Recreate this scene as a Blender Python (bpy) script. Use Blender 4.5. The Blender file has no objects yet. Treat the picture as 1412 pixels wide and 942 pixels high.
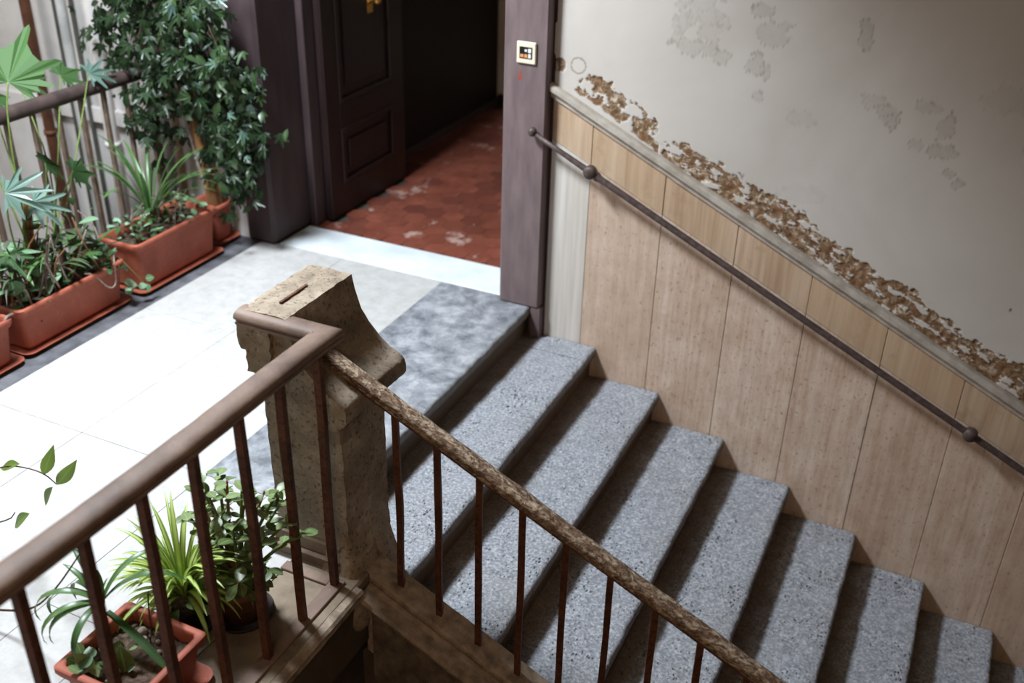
import bpy, math, random
from math import sin, cos, pi, radians, sqrt
from mathutils import Vector, Matrix, noise
random.seed(7)
SC = bpy.context.scene
COL = SC.collection

# ------------------------------------------------------------------ camera
cd = bpy.data.cameras.new('camera'); cam = bpy.data.objects.new('camera', cd); COL.objects.link(cam)
R = ((0.9051631601772984, -0.2260847628942314, 0.35995184878661995),
     (0.4244170658867459, 0.43399514725234656, -0.7946812986005771),
     (0.023447977352687888, 0.8720859430976245, 0.48879065069781624))
m = Matrix([list(R[0]) + [1.80007], list(R[1]) + [-4.22812], list(R[2]) + [2.34979], [0, 0, 0, 1]])
cam.matrix_world = m
cd.sensor_width = 36.0; cd.lens = 36.258; cd.clip_start = 0.05
cd.dof.use_dof = True; cd.dof.focus_distance = 3.45; cd.dof.aperture_fstop = 1.7
SC.camera = cam

# ------------------------------------------------------------------ world, lights, exposure
w = bpy.data.worlds.new('world'); SC.world = w; w.use_nodes = True
w.node_tree.nodes['Background'].inputs[0].default_value = (0.80, 0.90, 1.0, 1)
w.node_tree.nodes['Background'].inputs[1].default_value = 0.2


def area(name, loc, target, sx, sy, power, color):
    ld = bpy.data.lights.new(name, 'AREA'); ld.shape = 'RECTANGLE'; ld.size = sx; ld.size_y = sy
    ld.energy = power; ld.color = color
    o = bpy.data.objects.new(name, ld); COL.objects.link(o); o.location = loc
    o.rotation_euler = (Vector(target) - Vector(loc)).to_track_quat('-Z', 'Y').to_euler()
    return o


area('skylight', (-1.5, -1.75, 3.45), (-2.0, -1.45, 0), 0.65, 0.65, 350, (0.84, 0.92, 1.0))
area('courtyard_daylight', (-4.8, -3.2, 2.8), (-2.6, -0.1, 0.5), 1.8, 1.8, 75, (1.0, 0.95, 0.9))
area('warm_fill', (1.7, -5.3, 2.5), (.1, -1.9, 0), 1.4, 1.2, 30, (1.0, 0.72, 0.49))  # added warm fill from behind the camera, no real lamp there
SC.view_settings.view_transform = 'Standard'; SC.view_settings.look = 'None'
SC.view_settings.gamma = 1.0; SC.view_settings.exposure = 0.0; SC.view_settings.use_curve_mapping = False


# ------------------------------------------------------------------ materials
class NT:
    def __init__(s, name, rough=0.8, metal=0.0, spec=0.3):
        s.m = bpy.data.materials.new(name); s.m.use_nodes = True; s.t = s.m.node_tree
        s.b = s.t.nodes['Principled BSDF']; s.b.inputs['Roughness'].default_value = rough
        s.b.inputs['Metallic'].default_value = metal; s.b.inputs['Specular IOR Level'].default_value = spec

    def n(s, typ, **k):
        x = s.t.nodes.new(typ)
        for a, b in k.items(): setattr(x, a, b)
        return x

    def l(s, a, b): s.t.links.new(a, b)

    def coord(s, scale=(1, 1, 1), world=False, rot=(0, 0, 0)):
        if world:
            c = s.n('ShaderNodeNewGeometry'); mp = s.n('ShaderNodeMapping'); mp.inputs['Scale'].default_value = scale
            s.l(c.outputs['Position'], mp.inputs[0]); return mp.outputs[0]
        c = s.n('ShaderNodeTexCoord'); mp = s.n('ShaderNodeMapping')
        mp.inputs['Scale'].default_value = scale; mp.inputs['Rotation'].default_value = rot
        s.l(c.outputs['Object'], mp.inputs[0]); return mp.outputs[0]

    def noise(s, co, scale=5, detail=5, rough=.6, dist=0):
        x = s.n('ShaderNodeTexNoise'); x.inputs['Scale'].default_value = scale; x.inputs['Detail'].default_value = detail
        x.inputs['Roughness'].default_value = rough; x.inputs['Distortion'].default_value = dist
        s.l(co, x.inputs['Vector']); return x.outputs['Fac']

    def voro(s, co, scale=20, feature='F1'):
        x = s.n('ShaderNodeTexVoronoi'); x.feature = feature; x.inputs['Scale'].default_value = scale
        s.l(co, x.inputs['Vector']); return x.outputs['Distance']

    def ramp(s, fac, stops):
        x = s.n('ShaderNodeValToRGB'); e = x.color_ramp.elements
        while len(e) < len(stops): e.new(0.5)
        for i, (p, c) in enumerate(stops):
            e[i].position = p; e[i].color = (c, c, c, 1) if isinstance(c, (int, float)) else (*c, 1)
        s.l(fac, x.inputs[0]); return x.outputs[0]

    def mix(s, fac, a, b, mode='MIX'):
        x = s.n('ShaderNodeMix'); x.data_type = 'RGBA'; x.blend_type = mode
        for sock, v in ((x.inputs[0], fac), (x.inputs[6], a), (x.inputs[7], b)):
            if hasattr(v, 'is_output'): s.l(v, sock)
            elif isinstance(v, (int, float)): sock.default_value = v if sock.type == 'VALUE' else (v, v, v, 1)
            else: sock.default_value = (*v, 1)
        return x.outputs[2]

    def attr(s, name):
        x = s.n('ShaderNodeAttribute'); x.attribute_name = name; return x.outputs['Fac']

    def rand(s): return s.n('ShaderNodeObjectInfo').outputs['Random']

    def bump(s, h, strength=.4, dist=.01, normal=None):
        x = s.n('ShaderNodeBump'); x.inputs['Strength'].default_value = strength; x.inputs['Distance'].default_value = dist
        s.l(h, x.inputs['Height'])
        if normal is not None: s.l(normal, x.inputs['Normal'])
        s.l(x.outputs[0], s.b.inputs['Normal']); return x.outputs[0]

    def col(s, c):
        if hasattr(c, 'is_output'): s.l(c, s.b.inputs['Base Color'])
        else: s.b.inputs['Base Color'].default_value = (*c, 1)
        return s.m


def srgb(r, g, b):
    f = lambda v: ((v / 255 + .055) / 1.055) ** 2.4 if v > 10 else v / 255 / 12.92
    return (f(r), f(g), f(b))


def simple(name, c1, c2, scale=20, rough=.8, metal=0, bstr=.2, stretch=(1, 1, 1), spec=.3, lo=.35, hi=.65, bd=.004):
    t = NT(name, rough, metal, spec); co = t.coord(stretch); n = t.noise(co, scale)
    t.bump(n, bstr, bd)
    return t.col(t.ramp(n, [(lo, c1), (hi, c2)]))


def mat_marble():
    t = NT('white_marble', .5, 0, .3); co = t.coord()
    n = t.noise(co, 1.6, 6, .65, .8); fine = t.noise(co, 16, 6, .7)
    vein = t.ramp(t.noise(t.coord((1, .35, 1)), 3.2, 8, .7, 1.6), [(.485, 0), (.5, 1), (.515, 0)])
    c = t.mix(.5, t.ramp(n, [(.3, srgb(164, 162, 158)), (.7, srgb(188, 187, 185))]), t.ramp(fine, [(.35, srgb(158, 155, 150)), (.6, srgb(188, 187, 186))]))
    c = t.mix(t.mix(1.0, vein, t.ramp(fine, [(.45, 0), (.7, .5)]), 'MULTIPLY'), c, srgb(146, 138, 128))
    t.bump(fine, .12, .002); return t.col(c)


def mat_slate():
    t = NT('slate', .5, 0, .4); co = t.coord()
    n = t.noise(co, 9, 8, .7, .3); sp = t.noise(co, 60, 3, .6)
    c = t.ramp(n, [(.36, srgb(96, 99, 104)), (.5, srgb(134, 137, 142)), (.64, srgb(168, 170, 174))])
    c = t.mix(t.ramp(sp, [(.66, 0), (.74, .5)]), c, srgb(190, 190, 188))
    c = t.mix(t.attr('dirt_shade'), c, srgb(96, 82, 66))
    t.bump(n, .25, .004); return t.col(c)


def mat_step():
    t = NT('pitted_basalt', .7, 0, .35); co = t.coord()
    sp = t.noise(co, 84, 5, .75); mid = t.noise(co, 18, 6, .7); big = t.noise(co, 3.5, 4, .6)
    pit = t.voro(t.coord((1, .55, 1)), 75)
    pm = t.ramp(t.mix(.55, pit, t.noise(co, 45, 4, .7)), [(.30, 1), (.40, 0)])
    gate = t.ramp(t.noise(co, 5.5, 3, .6), [(.42, 0), (.60, 1)])
    pm = t.mix(1.0, pm, gate, 'MULTIPLY')
    c = t.ramp(sp, [(.34, srgb(86, 90, 97)), (.5, srgb(138, 142, 150)), (.66, srgb(204, 207, 212))])
    c = t.mix(.28, c, t.ramp(mid, [(.32, srgb(104, 107, 112)), (.68, srgb(186, 187, 190))]))
    c = t.mix(t.ramp(big, [(.45, 0), (.75, .35)]), c, srgb(128, 124, 118))
    c = t.mix(pm, c, srgb(52, 54, 60))
    dirt_shade = t.attr('dirt_shade')
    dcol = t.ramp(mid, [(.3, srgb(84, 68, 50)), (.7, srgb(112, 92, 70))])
    c = t.mix(dirt_shade, c, dcol)  # brown of the riser faces and of the shade painted at tread backs
    h = t.mix(.5, t.mix(.6, sp, mid), t.mix(1.0, 1.0, pm, 'SUBTRACT'))
    t.bump(h, 1.0, .010); return t.col(c)


def mat_pier():
    t = NT('weathered_stone', .9, 0, .2); co = t.coord()
    a = t.noise(co, 7, 8, .7, .3); f = t.noise(co, 70, 4, .7); d = t.noise(co, 26, 6, .75)
    c = t.ramp(a, [(.3, srgb(112, 99, 85)), (.52, srgb(150, 136, 118)), (.72, srgb(182, 171, 155))])
    c = t.mix(t.ramp(f, [(.32, .85), (.46, 0)]), c, srgb(62, 52, 43))
    c = t.mix(t.ramp(d, [(.60, 0), (.70, .55)]), c, srgb(186, 174, 152))
    t.bump(t.mix(.5, f, d), .6, .006); return t.col(c)


def mat_travertine():
    t = NT('travertine', .55, 0, .35); r = t.rand()
    co = t.coord((5, 5, .8)); co2 = t.coord((34, 34, 2.2))
    a = t.noise(co, 1.0, 6, .62, .4); b = t.noise(co2, 1.0, 5, .7); sp = t.noise(t.coord((1, 1, .5)), 70, 3, .7)
    c = t.ramp(a, [(.32, srgb(180, 150, 126)), (.5, srgb(204, 178, 156)), (.68, srgb(218, 200, 184))])
    mo = t.noise(t.coord(), 7, 6, .7)
    c = t.mix(.45, c, t.ramp(mo, [(.36, srgb(156, 124, 100)), (.62, srgb(222, 204, 188))]))
    c = t.mix(.35, c, t.ramp(b, [(.34, srgb(160, 126, 100)), (.62, srgb(230, 212, 196))]))
    c = t.mix(t.ramp(sp, [(.58, 0), (.68, .7)]), c, srgb(132, 98, 76))
    c = t.mix(t.ramp(r, [(0, 0), (1, .45)]), c, srgb(178, 150, 126))
    t.bump(t.mix(.5, b, sp), .18, .002); return t.col(c)


def mat_travertine_gold():
    t = NT('travertine_gold', .55, 0, .35); r = t.rand()
    a = t.noise(t.coord((9, 9, .7)), 1.0, 6, .62, .4); b = t.noise(t.coord((45, 45, 1.6)), 1.0, 5, .7); g = t.noise(t.coord(), 8, 6, .7)
    c = t.ramp(a, [(.28, srgb(160, 130, 106)), (.5, srgb(188, 161, 136)), (.75, srgb(208, 188, 166))])
    c = t.mix(.4, c, t.ramp(b, [(.3, srgb(146, 112, 84)), (.65, srgb(212, 188, 160))]))
    c = t.mix(t.ramp(g, [(.55, 0), (.72, .45)]), c, srgb(128, 102, 74))
    c = t.mix(t.ramp(r, [(0, 0), (1, .3)]), c, srgb(190, 160, 120))
    t.bump(b, .15, .002); return t.col(c)


def mat_plaster():
    t = NT('plaster', .85, 0, .2); co = t.coord()
    a = t.noise(co, 1.3, 5, .6, .4); f = t.noise(co, 30, 5, .7)
    base = t.ramp(a, [(.3, srgb(188, 181, 172)), (.7, srgb(206, 200, 193))])
    stain = t.attr('stain'); peel = t.attr('peel')
    scol = t.ramp(f, [(.35, srgb(116, 109, 98)), (.65, srgb(158, 150, 138))])
    c = t.mix(stain, base, scol)
    # bare masonry under the flaked plaster
    m1 = t.noise(co, 26, 8, .75, .6); m2 = t.noise(co, 11, 4, .6)
    pc = t.ramp(m1, [(.34, srgb(78, 58, 44)), (.45, srgb(116, 90, 66)), (.54, srgb(146, 124, 98)), (.59, srgb(196, 184, 168)), (.7, srgb(206, 196, 182))])
    pc = t.mix(t.ramp(m2, [(.45, 0), (.6, .55)]), pc, srgb(128, 88, 58))
    c = t.mix(peel, c, pc)
    edge = t.attr('edge')
    c = t.mix(edge, c, srgb(104, 84, 62))
    t.bump(t.mix(peel, t.mix(.15, .5, f), m1), .45, .006); return t.col(c)


def mat_peelwood(name='flaking_rail_paint'):
    t = NT(name, .75, 0, .3); co = t.coord((.45, 1, 1))
    v = t.noise(co, 95, 6, .75, .5); m = t.noise(co, 40, 5, .7, 1.0); big = t.noise(co, 4, 3, .5)
    fl = t.ramp(m, [(.47, 0), (.53, 1)])
    base = t.ramp(v, [(.34, srgb(52, 38, 28)), (.5, srgb(112, 86, 66)), (.66, srgb(176, 148, 122))])
    c = t.mix(fl, base, t.ramp(v, [(.38, srgb(98, 78, 62)), (.62, srgb(206, 184, 158))]))
    t.bump(t.mix(.5, v, fl), .9, .006); return t.col(c)


def mat_railpaint():
    t = NT('rail_brown_paint', .6, 0, .35); co = t.coord((1, 1, 1))
    a = t.noise(co, 6, 6, .6, .5); f = t.noise(co, 90, 4, .6)
    c = t.ramp(a, [(.3, srgb(92, 74, 64)), (.52, srgb(120, 99, 86)), (.74, srgb(142, 120, 104))])
    c = t.mix(t.ramp(f, [(.68, 0), (.75, .6)]), c, srgb(190, 176, 160))
    t.bump(f, .3, .003); return t.col(c)


def mat_rust():
    t = NT('rusty_iron', .7, .15, .3); co = t.coord()
    f = t.noise(co, 60, 5, .7); a = t.noise(co, 9, 4, .6)
    c = t.ramp(a, [(.3, srgb(72, 44, 33)), (.6, srgb(104, 66, 48))])
    c = t.mix(t.ramp(f, [(.35, .7), (.5, 0)]), c, srgb(46, 26, 20))
    c = t.mix(t.ramp(f, [(.62, 0), (.72, .5)]), c, srgb(146, 96, 66))
    t.bump(f, .5, .003); return t.col(c)


def mat_terracotta():
    t = NT('terracotta', .6, 0, .3); co = t.coord()
    a = t.noise(co, 5, 6, .65); f = t.noise(co, 60, 4, .6)
    c = t.ramp(a, [(.3, srgb(132, 68, 51)), (.6, srgb(160, 86, 66)), (.8, srgb(178, 106, 84))])
    c = t.mix(t.ramp(f, [(.62, 0), (.8, .3)]), c, srgb(206, 160, 138))
    t.bump(f, .1, .002); return t.col(c)


def mat_redtile():
    t = NT('red_cement_tile', .32, 0, .45); co = t.coord(world=True); r = t.rand()
    a = t.noise(co, 9, 7, .7, .4); b = t.noise(co, 3.2, 5, .6)
    c = t.ramp(r, [(0, srgb(118, 66, 52)), (.5, srgb(136, 78, 62)), (1, srgb(98, 56, 46))])
    c = t.mix(t.ramp(a, [(.4, 0), (.62, .6)]), c, srgb(100, 52, 40))
    c = t.mix(t.ramp(t.mix(.5, a, b), [(.56, 0), (.61, .75)]), c, srgb(184, 158, 146))
    t.bump(a, .2, .003); return t.col(c)


def mat_leaf(name, c1, c2, rough=.42, tip=None, nscale=25, stripe=None):
    t = NT(name, rough, 0, .5); r = t.rand()
    c = t.mix(r, c1, c2)
    n = t.noise(t.coord(), nscale, 3, .5)
    c = t.mix(t.ramp(n, [(.4, 0), (.8, .4)]), c, c2)
    if stripe:
        c = t.mix(t.ramp(t.attr('rib'), [(.45, 1), (.62, 0)]), c, stripe)
    else:
        c = t.mix(t.ramp(t.attr('rib'), [(0, .45), (.12, 0)]), c, tuple(min(1, v * 1.7 + .02) for v in c2))
    t.b.inputs['Subsurface Weight'].default_value = 0.0
    tr = t.n('ShaderNodeBsdfTranslucent'); ms = t.n('ShaderNodeMixShader'); ms.inputs[0].default_value = .28
    t.l(c, tr.inputs[0]); t.l(t.b.outputs[0], ms.inputs[1]); t.l(tr.outputs[0], ms.inputs[2])
    t.l(ms.outputs[0], t.t.nodes['Material Output'].inputs[0])
    return t.col(c)


M = dict(
    marble=mat_marble(), slate=mat_slate(), step=mat_step(), pier=mat_pier(), trav=mat_travertine(), gold=mat_travertine_gold(),
    plaster=mat_plaster(), peelwood=mat_peelwood(), rail=mat_railpaint(), rust=mat_rust(), terra=mat_terracotta(), redtile=mat_redtile(),
    darkslate=simple('dark_slate', srgb(66, 66, 70), srgb(104, 104, 108), 8, .6),
    paleslab=simple('grey_panel', srgb(190, 182, 172), srgb(214, 208, 200), 1.2, .55, stretch=(22, 22, .8), bstr=.08),
    threshold=simple('threshold_marble', srgb(196, 204, 208), srgb(222, 228, 230), 3, .35, bstr=.05),
    cap=simple('cap_moulding', srgb(158, 148, 136), srgb(188, 180, 168), 14, .7, bstr=.25),
    frame=simple('frame_paint', srgb(104, 89, 90), srgb(120, 104, 104), 7, .45, stretch=(3, 3, .6), bstr=.12),
    frame_dark=simple('frame_paint_dark', srgb(60, 49, 51), srgb(72, 59, 60), 5, .5, stretch=(3, 3, .6), bstr=.1),
    door=simple('door_paint', srgb(34, 23, 24), srgb(42, 29, 29), 7, .42, stretch=(4, 4, .5), bstr=.1),
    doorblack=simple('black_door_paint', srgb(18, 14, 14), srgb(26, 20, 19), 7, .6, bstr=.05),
    brass=simple('brass', srgb(190, 140, 60), srgb(220, 172, 84), 30, .25, .9, .1),
    oldwall=simple('courtyard_plaster', srgb(176, 171, 166), srgb(208, 204, 200), 2.2, .9, bstr=.3, lo=.3, hi=.6),
    innerwall=simple('inner_wall', srgb(180, 168, 148), srgb(198, 188, 168), 3, .9),
    warmwall=simple('unseen_shell_paint', srgb(120, 100, 76), srgb(140, 118, 92), 2, .9),
    darkwall=simple('understair_plaster', srgb(70, 60, 52), srgb(96, 84, 74), 5, .95, bstr=.3),
    strwall=simple('stringer_side', srgb(82, 72, 62), srgb(120, 107, 92), 18, .95, bstr=.5, bd=.008),
    curb=simple('curb_stone', srgb(112, 98, 84), srgb(142, 128, 110), 9, .85, bstr=.35),
    moulding=simple('stringer_moulding', srgb(118, 104, 90), srgb(168, 152, 134), 22, .85, bstr=.6, bd=.006),
    iron=simple('dark_iron', srgb(74, 62, 60), srgb(98, 84, 80), 40, .5, .3, .3),
    fariron=simple('far_iron', srgb(98, 82, 70), srgb(124, 106, 92), 20, .7, .1, .3),
    farrail=simple('far_rail_paint', srgb(58, 48, 46), srgb(80, 66, 62), 12, .45, 0, .2),
    cream=simple('cream_plastic', srgb(214, 206, 182), srgb(228, 220, 198), 10, .4, bstr=.03),
    black=simple('black', srgb(20, 18, 16), srgb(32, 28, 24), 10, .5),
    orange=simple('orange_light_plastic', srgb(206, 140, 90), srgb(222, 160, 110), 10, .5),
    white=simple('white_plastic', srgb(222, 222, 216), srgb(232, 232, 228), 10, .5),
    redmark=simple('red_mark', srgb(150, 64, 48), srgb(160, 76, 56), 40, .8),
    soil=simple('soil', srgb(44, 34, 27), srgb(98, 80, 66), 60, .95, bstr=1.0, bd=.01),
    plastic=simple('dark_plastic_pot', srgb(38, 32, 30), srgb(58, 50, 44), 12, .5),
    brownpot=simple('brown_pot', srgb(104, 70, 52), srgb(132, 92, 70), 12, .6),
    pipe_brown=simple('pipe_brown', srgb(78, 48, 34), srgb(104, 66, 46), 10, .5),
    pipe_grey=simple('pipe_grey', srgb(164, 164, 162), srgb(196, 196, 192), 6, .4),
    pipe_tan=simple('pipe_tan', srgb(140, 116, 92), srgb(166, 144, 120), 6, .5),
    cable=simple('cable', srgb(70, 70, 66), srgb(88, 88, 80), 6, .5),
    bark=simple('bark', srgb(104, 70, 42), srgb(150, 108, 70), 14, .9, stretch=(1, 1, .25), bstr=.8, bd=.008),
    twig=simple('twig', srgb(66, 48, 46), srgb(92, 70, 62), 40, .8),
    dry=simple('dry_stem', srgb(120, 104, 94), srgb(164, 150, 138), 40, .8),
    gstem=simple('green_stem', srgb(86, 110, 50), srgb(112, 130, 66), 40, .6),
    L_tree=mat_leaf('leaf_tree', srgb(26, 46, 24), srgb(54, 78, 42), .38),
    L_blue=mat_leaf('leaf_bluish', srgb(64, 92, 78), srgb(112, 138, 126), .3),
    L_mon=mat_leaf('leaf_lobed', srgb(36, 68, 28), srgb(58, 92, 40), .7),
    L_strap=mat_leaf('leaf_strap', srgb(48, 84, 40), srgb(88, 120, 66), .35),
    L_lime=mat_leaf('leaf_lime', srgb(96, 130, 44), srgb(150, 174, 78), .4, stripe=srgb(190, 206, 120)),
    L_jade=mat_leaf('leaf_jade', srgb(84, 106, 56), srgb(150, 170, 118), .28),
    L_ivy=mat_leaf('leaf_small', srgb(74, 112, 70), srgb(150, 184, 150), .4),
    L_vine=mat_leaf('leaf_vine', srgb(84, 110, 34), srgb(110, 136, 50), .5),
    L_dark=mat_leaf('leaf_dark', srgb(40, 52, 36), srgb(86, 90, 74), .5),
)


# ------------------------------------------------------------------ mesh helpers
class MB:
    def __init__(s): s.v = []; s.f = []; s.sm = []; s.at = {}

    def add(s, vs, fs, smooth=False):
        k = len(s.v); s.v += [tuple(v) for v in vs]; s.f += [tuple(i + k for i in f) for f in fs]; s.sm += [smooth] * len(fs)

    def box(s, x0, x1, y0, y1, z0, z1, bev=0):
        if bev <= 0:
            s.add([(x, y, z) for z in (z0, z1) for y in (y0, y1) for x in (x0, x1)],
                  [(0, 2, 3, 1), (4, 5, 7, 6), (0, 1, 5, 4), (2, 6, 7, 3), (0, 4, 6, 2), (1, 3, 7, 5)]); return
        b = bev; vs = []
        for z, i in ((z0, b), (z0 + b, 0), (z1 - b, 0), (z1, b)):
            ring = [(x0 + i, y0 + b), (x0 + b, y0 + i), (x1 - b, y0 + i), (x1 - i, y0 + b), (x1 - i, y1 - b), (x1 - b, y1 - i), (x0 + b, y1 - i), (x0 + i, y1 - b)]
            vs += [(x, y, z) for x, y in ring]
        fs = [tuple(range(7, -1, -1)), tuple(range(24, 32))]
        for k in range(3):
            for j in range(8):
                fs.append((k * 8 + j, k * 8 + (j + 1) % 8, (k + 1) * 8 + (j + 1) % 8, (k + 1) * 8 + j))
        s.add(vs, fs)

    def tube(s, pts, rad, seg=8, cap=True, sq=False):
        pts = [Vector(p) for p in pts]; n = len(pts)
        if not isinstance(rad, (list, tuple)): rad = [rad] * n
        up = None; vs = []
        for i, p in enumerate(pts):
            t = (pts[min(i + 1, n - 1)] - pts[max(i - 1, 0)]).normalized()
            if up is None: up = Vector((0, 0, 1)) if abs(t.z) < .9 else Vector((1, 0, 0))
            a = t.cross(up).normalized(); b = a.cross(t).normalized(); up = b
            for j in range(seg):
                g = 2 * pi * (j + (.5 if sq else 0)) / seg
                vs.append(p + rad[i] * (cos(g) * a + sin(g) * b))
        fs = [(i * seg + j, i * seg + (j + 1) % seg, (i + 1) * seg + (j + 1) % seg, (i + 1) * seg + j) for i in range(n - 1) for j in range(seg)]
        if cap: fs += [tuple(range(seg - 1, -1, -1)), tuple(range((n - 1) * seg, n * seg))]
        s.add(vs, fs, not sq)

    def lathe(s, prof, c, seg=28):
        vs = []; n = len(prof)
        for r, z in prof:
            for j in range(seg): vs.append((c[0] + r * cos(2 * pi * j / seg), c[1] + r * sin(2 * pi * j / seg), c[2] + z))
        fs = [(i * seg + j, i * seg + (j + 1) % seg, (i + 1) * seg + (j + 1) % seg, (i + 1) * seg + j) for i in range(n - 1) for j in range(seg)]
        s.add(vs, fs, True)

    def sweep(s, prof, pts, jitter=0, closed=True, caps=True, frame=None):
        """prof: list of (side, up); pts: path; frame(i)->(origin, side, up)"""
        vs = []; n = len(pts); m_ = len(prof)
        for i in range(n):
            o, a, b = frame(i)
            for k, (x, y) in enumerate(prof):
                q = o + a * x + b * y
                if jitter: q = q + a * (noise.noise(q * 22) * jitter) + b * (noise.noise(q * 22 + Vector((9, 3, 1))) * jitter)
                vs.append(q)
        fs = [(i * m_ + j, i * m_ + (j + 1) % m_, (i + 1) * m_ + (j + 1) % m_, (i + 1) * m_ + j) for i in range(n - 1) for j in range(m_)]
        if caps: fs += [tuple(range(m_ - 1, -1, -1)), tuple(range((n - 1) * m_, n * m_))]
        s.add(vs, fs)

    def mesh(s, name, mat, fix=True):
        me = bpy.data.meshes.new(name); me.from_pydata([tuple(v) for v in s.v], [], s.f); me.materials.append(mat)
        me.polygons.foreach_set('use_smooth', s.sm)
        for k, vals in s.at.items():
            a = me.attributes.new(k, 'FLOAT', 'POINT'); a.data.foreach_set('value', vals)
        me.update()
        if fix:
            import bmesh
            bm = bmesh.new(); bm.from_mesh(me); bmesh.ops.recalc_face_normals(bm, faces=bm.faces); bm.to_mesh(me); bm.free()
        return me


WM = {}   # world matrices of what has been placed


def put(name, me, parent=None, mat4=None):
    o = bpy.data.objects.new(name, me); COL.objects.link(o)
    if parent is not None:
        o.parent = parent
        W = mat4 if mat4 is not None else Matrix.Identity(4)
        o.matrix_basis = WM.get(parent.name, Matrix.Identity(4)).inverted() @ W
        WM[o.name] = W
    elif mat4 is not None: o.matrix_basis = mat4; WM[o.name] = mat4
    return o


def obj(name, mb, mat, parent=None, mat4=None, smooth=None):
    if isinstance(mat, str): mat = M[mat]
    me = mb.mesh(name, mat)
    if smooth:
        me.polygons.foreach_set('use_smooth', [True] * len(me.polygons))
        try: me.set_sharp_from_angle(angle=radians(smooth))
        except Exception: pass
    return put(name, me, parent, mat4)


def thing(name, label, cat, loc=(0, 0, 0), group=None):
    o = bpy.data.objects.new(name, None); COL.objects.link(o); o.location = loc
    WM[o.name] = Matrix.Translation(loc); o.empty_display_size = .1
    o['label'] = label; o['category'] = cat
    if group: o['group'] = group
    return o


def structure(name, loc=(0, 0, 0)):
    o = bpy.data.objects.new(name, None); COL.objects.link(o); o.location = loc; WM[o.name] = Matrix.Translation(loc); o['kind'] = 'structure'; o.empty_display_size = .1
    return o


def S(o): o['kind'] = 'structure'; return o


def tag(o, label, cat, group=None):
    o['label'] = label; o['category'] = cat
    if group: o['group'] = group
    return o


def box1(name, x0, x1, y0, y1, z0, z1, mat, parent=None, bev=0):
    b = MB(); b.box(x0, x1, y0, y1, z0, z1, bev); return obj(name, b, mat, parent)


RUN, RISE = 0.345, 0.1655
SL = -RISE / RUN
WID = 1.853
LIGHTWELL = 0

# ------------------------------------------------------------------ landing floor
fl = structure('floor')
G = .0008
box1('bed', -2.36, -.53, -4.6, 0.0, -.16, -.022, 'darkwall', fl)
box1('bed', -.53, .20, -4.6, -1.87, -.16, -.022, 'darkwall', fl)
ys = [-4.6, -3.75, -2.95, -1.862, -.93, 0.0]
for i in range(5):
    for (x0, x1) in ((-1.655, -1.13), (-1.13, -.52)):
        off = .0 if i >= 3 else 0
        box1('marble_slab', x0 + G, x1 - G, ys[i] + G, ys[i + 1] - G, -.022, random.uniform(-.0004, .0004), 'marble', fl, .0012)
for y0, y1 in ((-4.6, -3.4), (-3.4, -2.62), (-2.62, -1.862)):
    for x0, x1 in ((-.52, -.235), (-.235, .05)):
        box1('marble_slab', x0 + G, x1 - G, y0 + G, y1 - G, -.022, random.uniform(-.0004, .0004), 'marble', fl, .0012)
for y0, y1 in ((-4.6, -3.3), (-3.3, -1.9), (-1.9, -.7), (-.7, 0)):
    box1('dark_border_slab', -2.30, -1.655 - G, y0 + G, y1 - G, -.022, -.0005, 'darkslate', fl, .002)
# curb stones along the open edge
for y0, y1 in ((-4.6, -3.5), (-3.5, -2.04)):
    box1('curb_stone', .05 + G, .315, y0 + G, y1 - G, -.05, .002, 'curb', fl, .008)
mb = MB(); prof = [(0, 0), (.028, -.004), (.036, -.014), (.030, -.026), (.020, -.030), (.024, -.055), (.012, -.075), (0, -.08)]
yy = [-4.6 + i * .04 for i in range(63)]
mb.sweep(prof, yy, .003, frame=lambda i: (Vector((.305, yy[i], .0)), Vector((1, 0, 0)), Vector((0, 0, 1))))
obj('edge_moulding', mb, 'moulding', fl)
box1('edge_face', .16, .30, -4.6, -2.05, -.30, -.05, 'darkwall', fl)

# lower well
S(box1('floor', -2.4, 5.2, -7.0, -1.9, -3.3, -3.2, 'darkwall'))

# ------------------------------------------------------------------ staircase
stair = thing('staircase', 'descending flight of worn grey stone steps running along the travertine wall', 'staircase', (0, 0, 0))


def sstep(a, b, x):
    t = max(0, min(1, (x - a) / (b - a))); return t * t * (3 - 2 * t)


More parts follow.
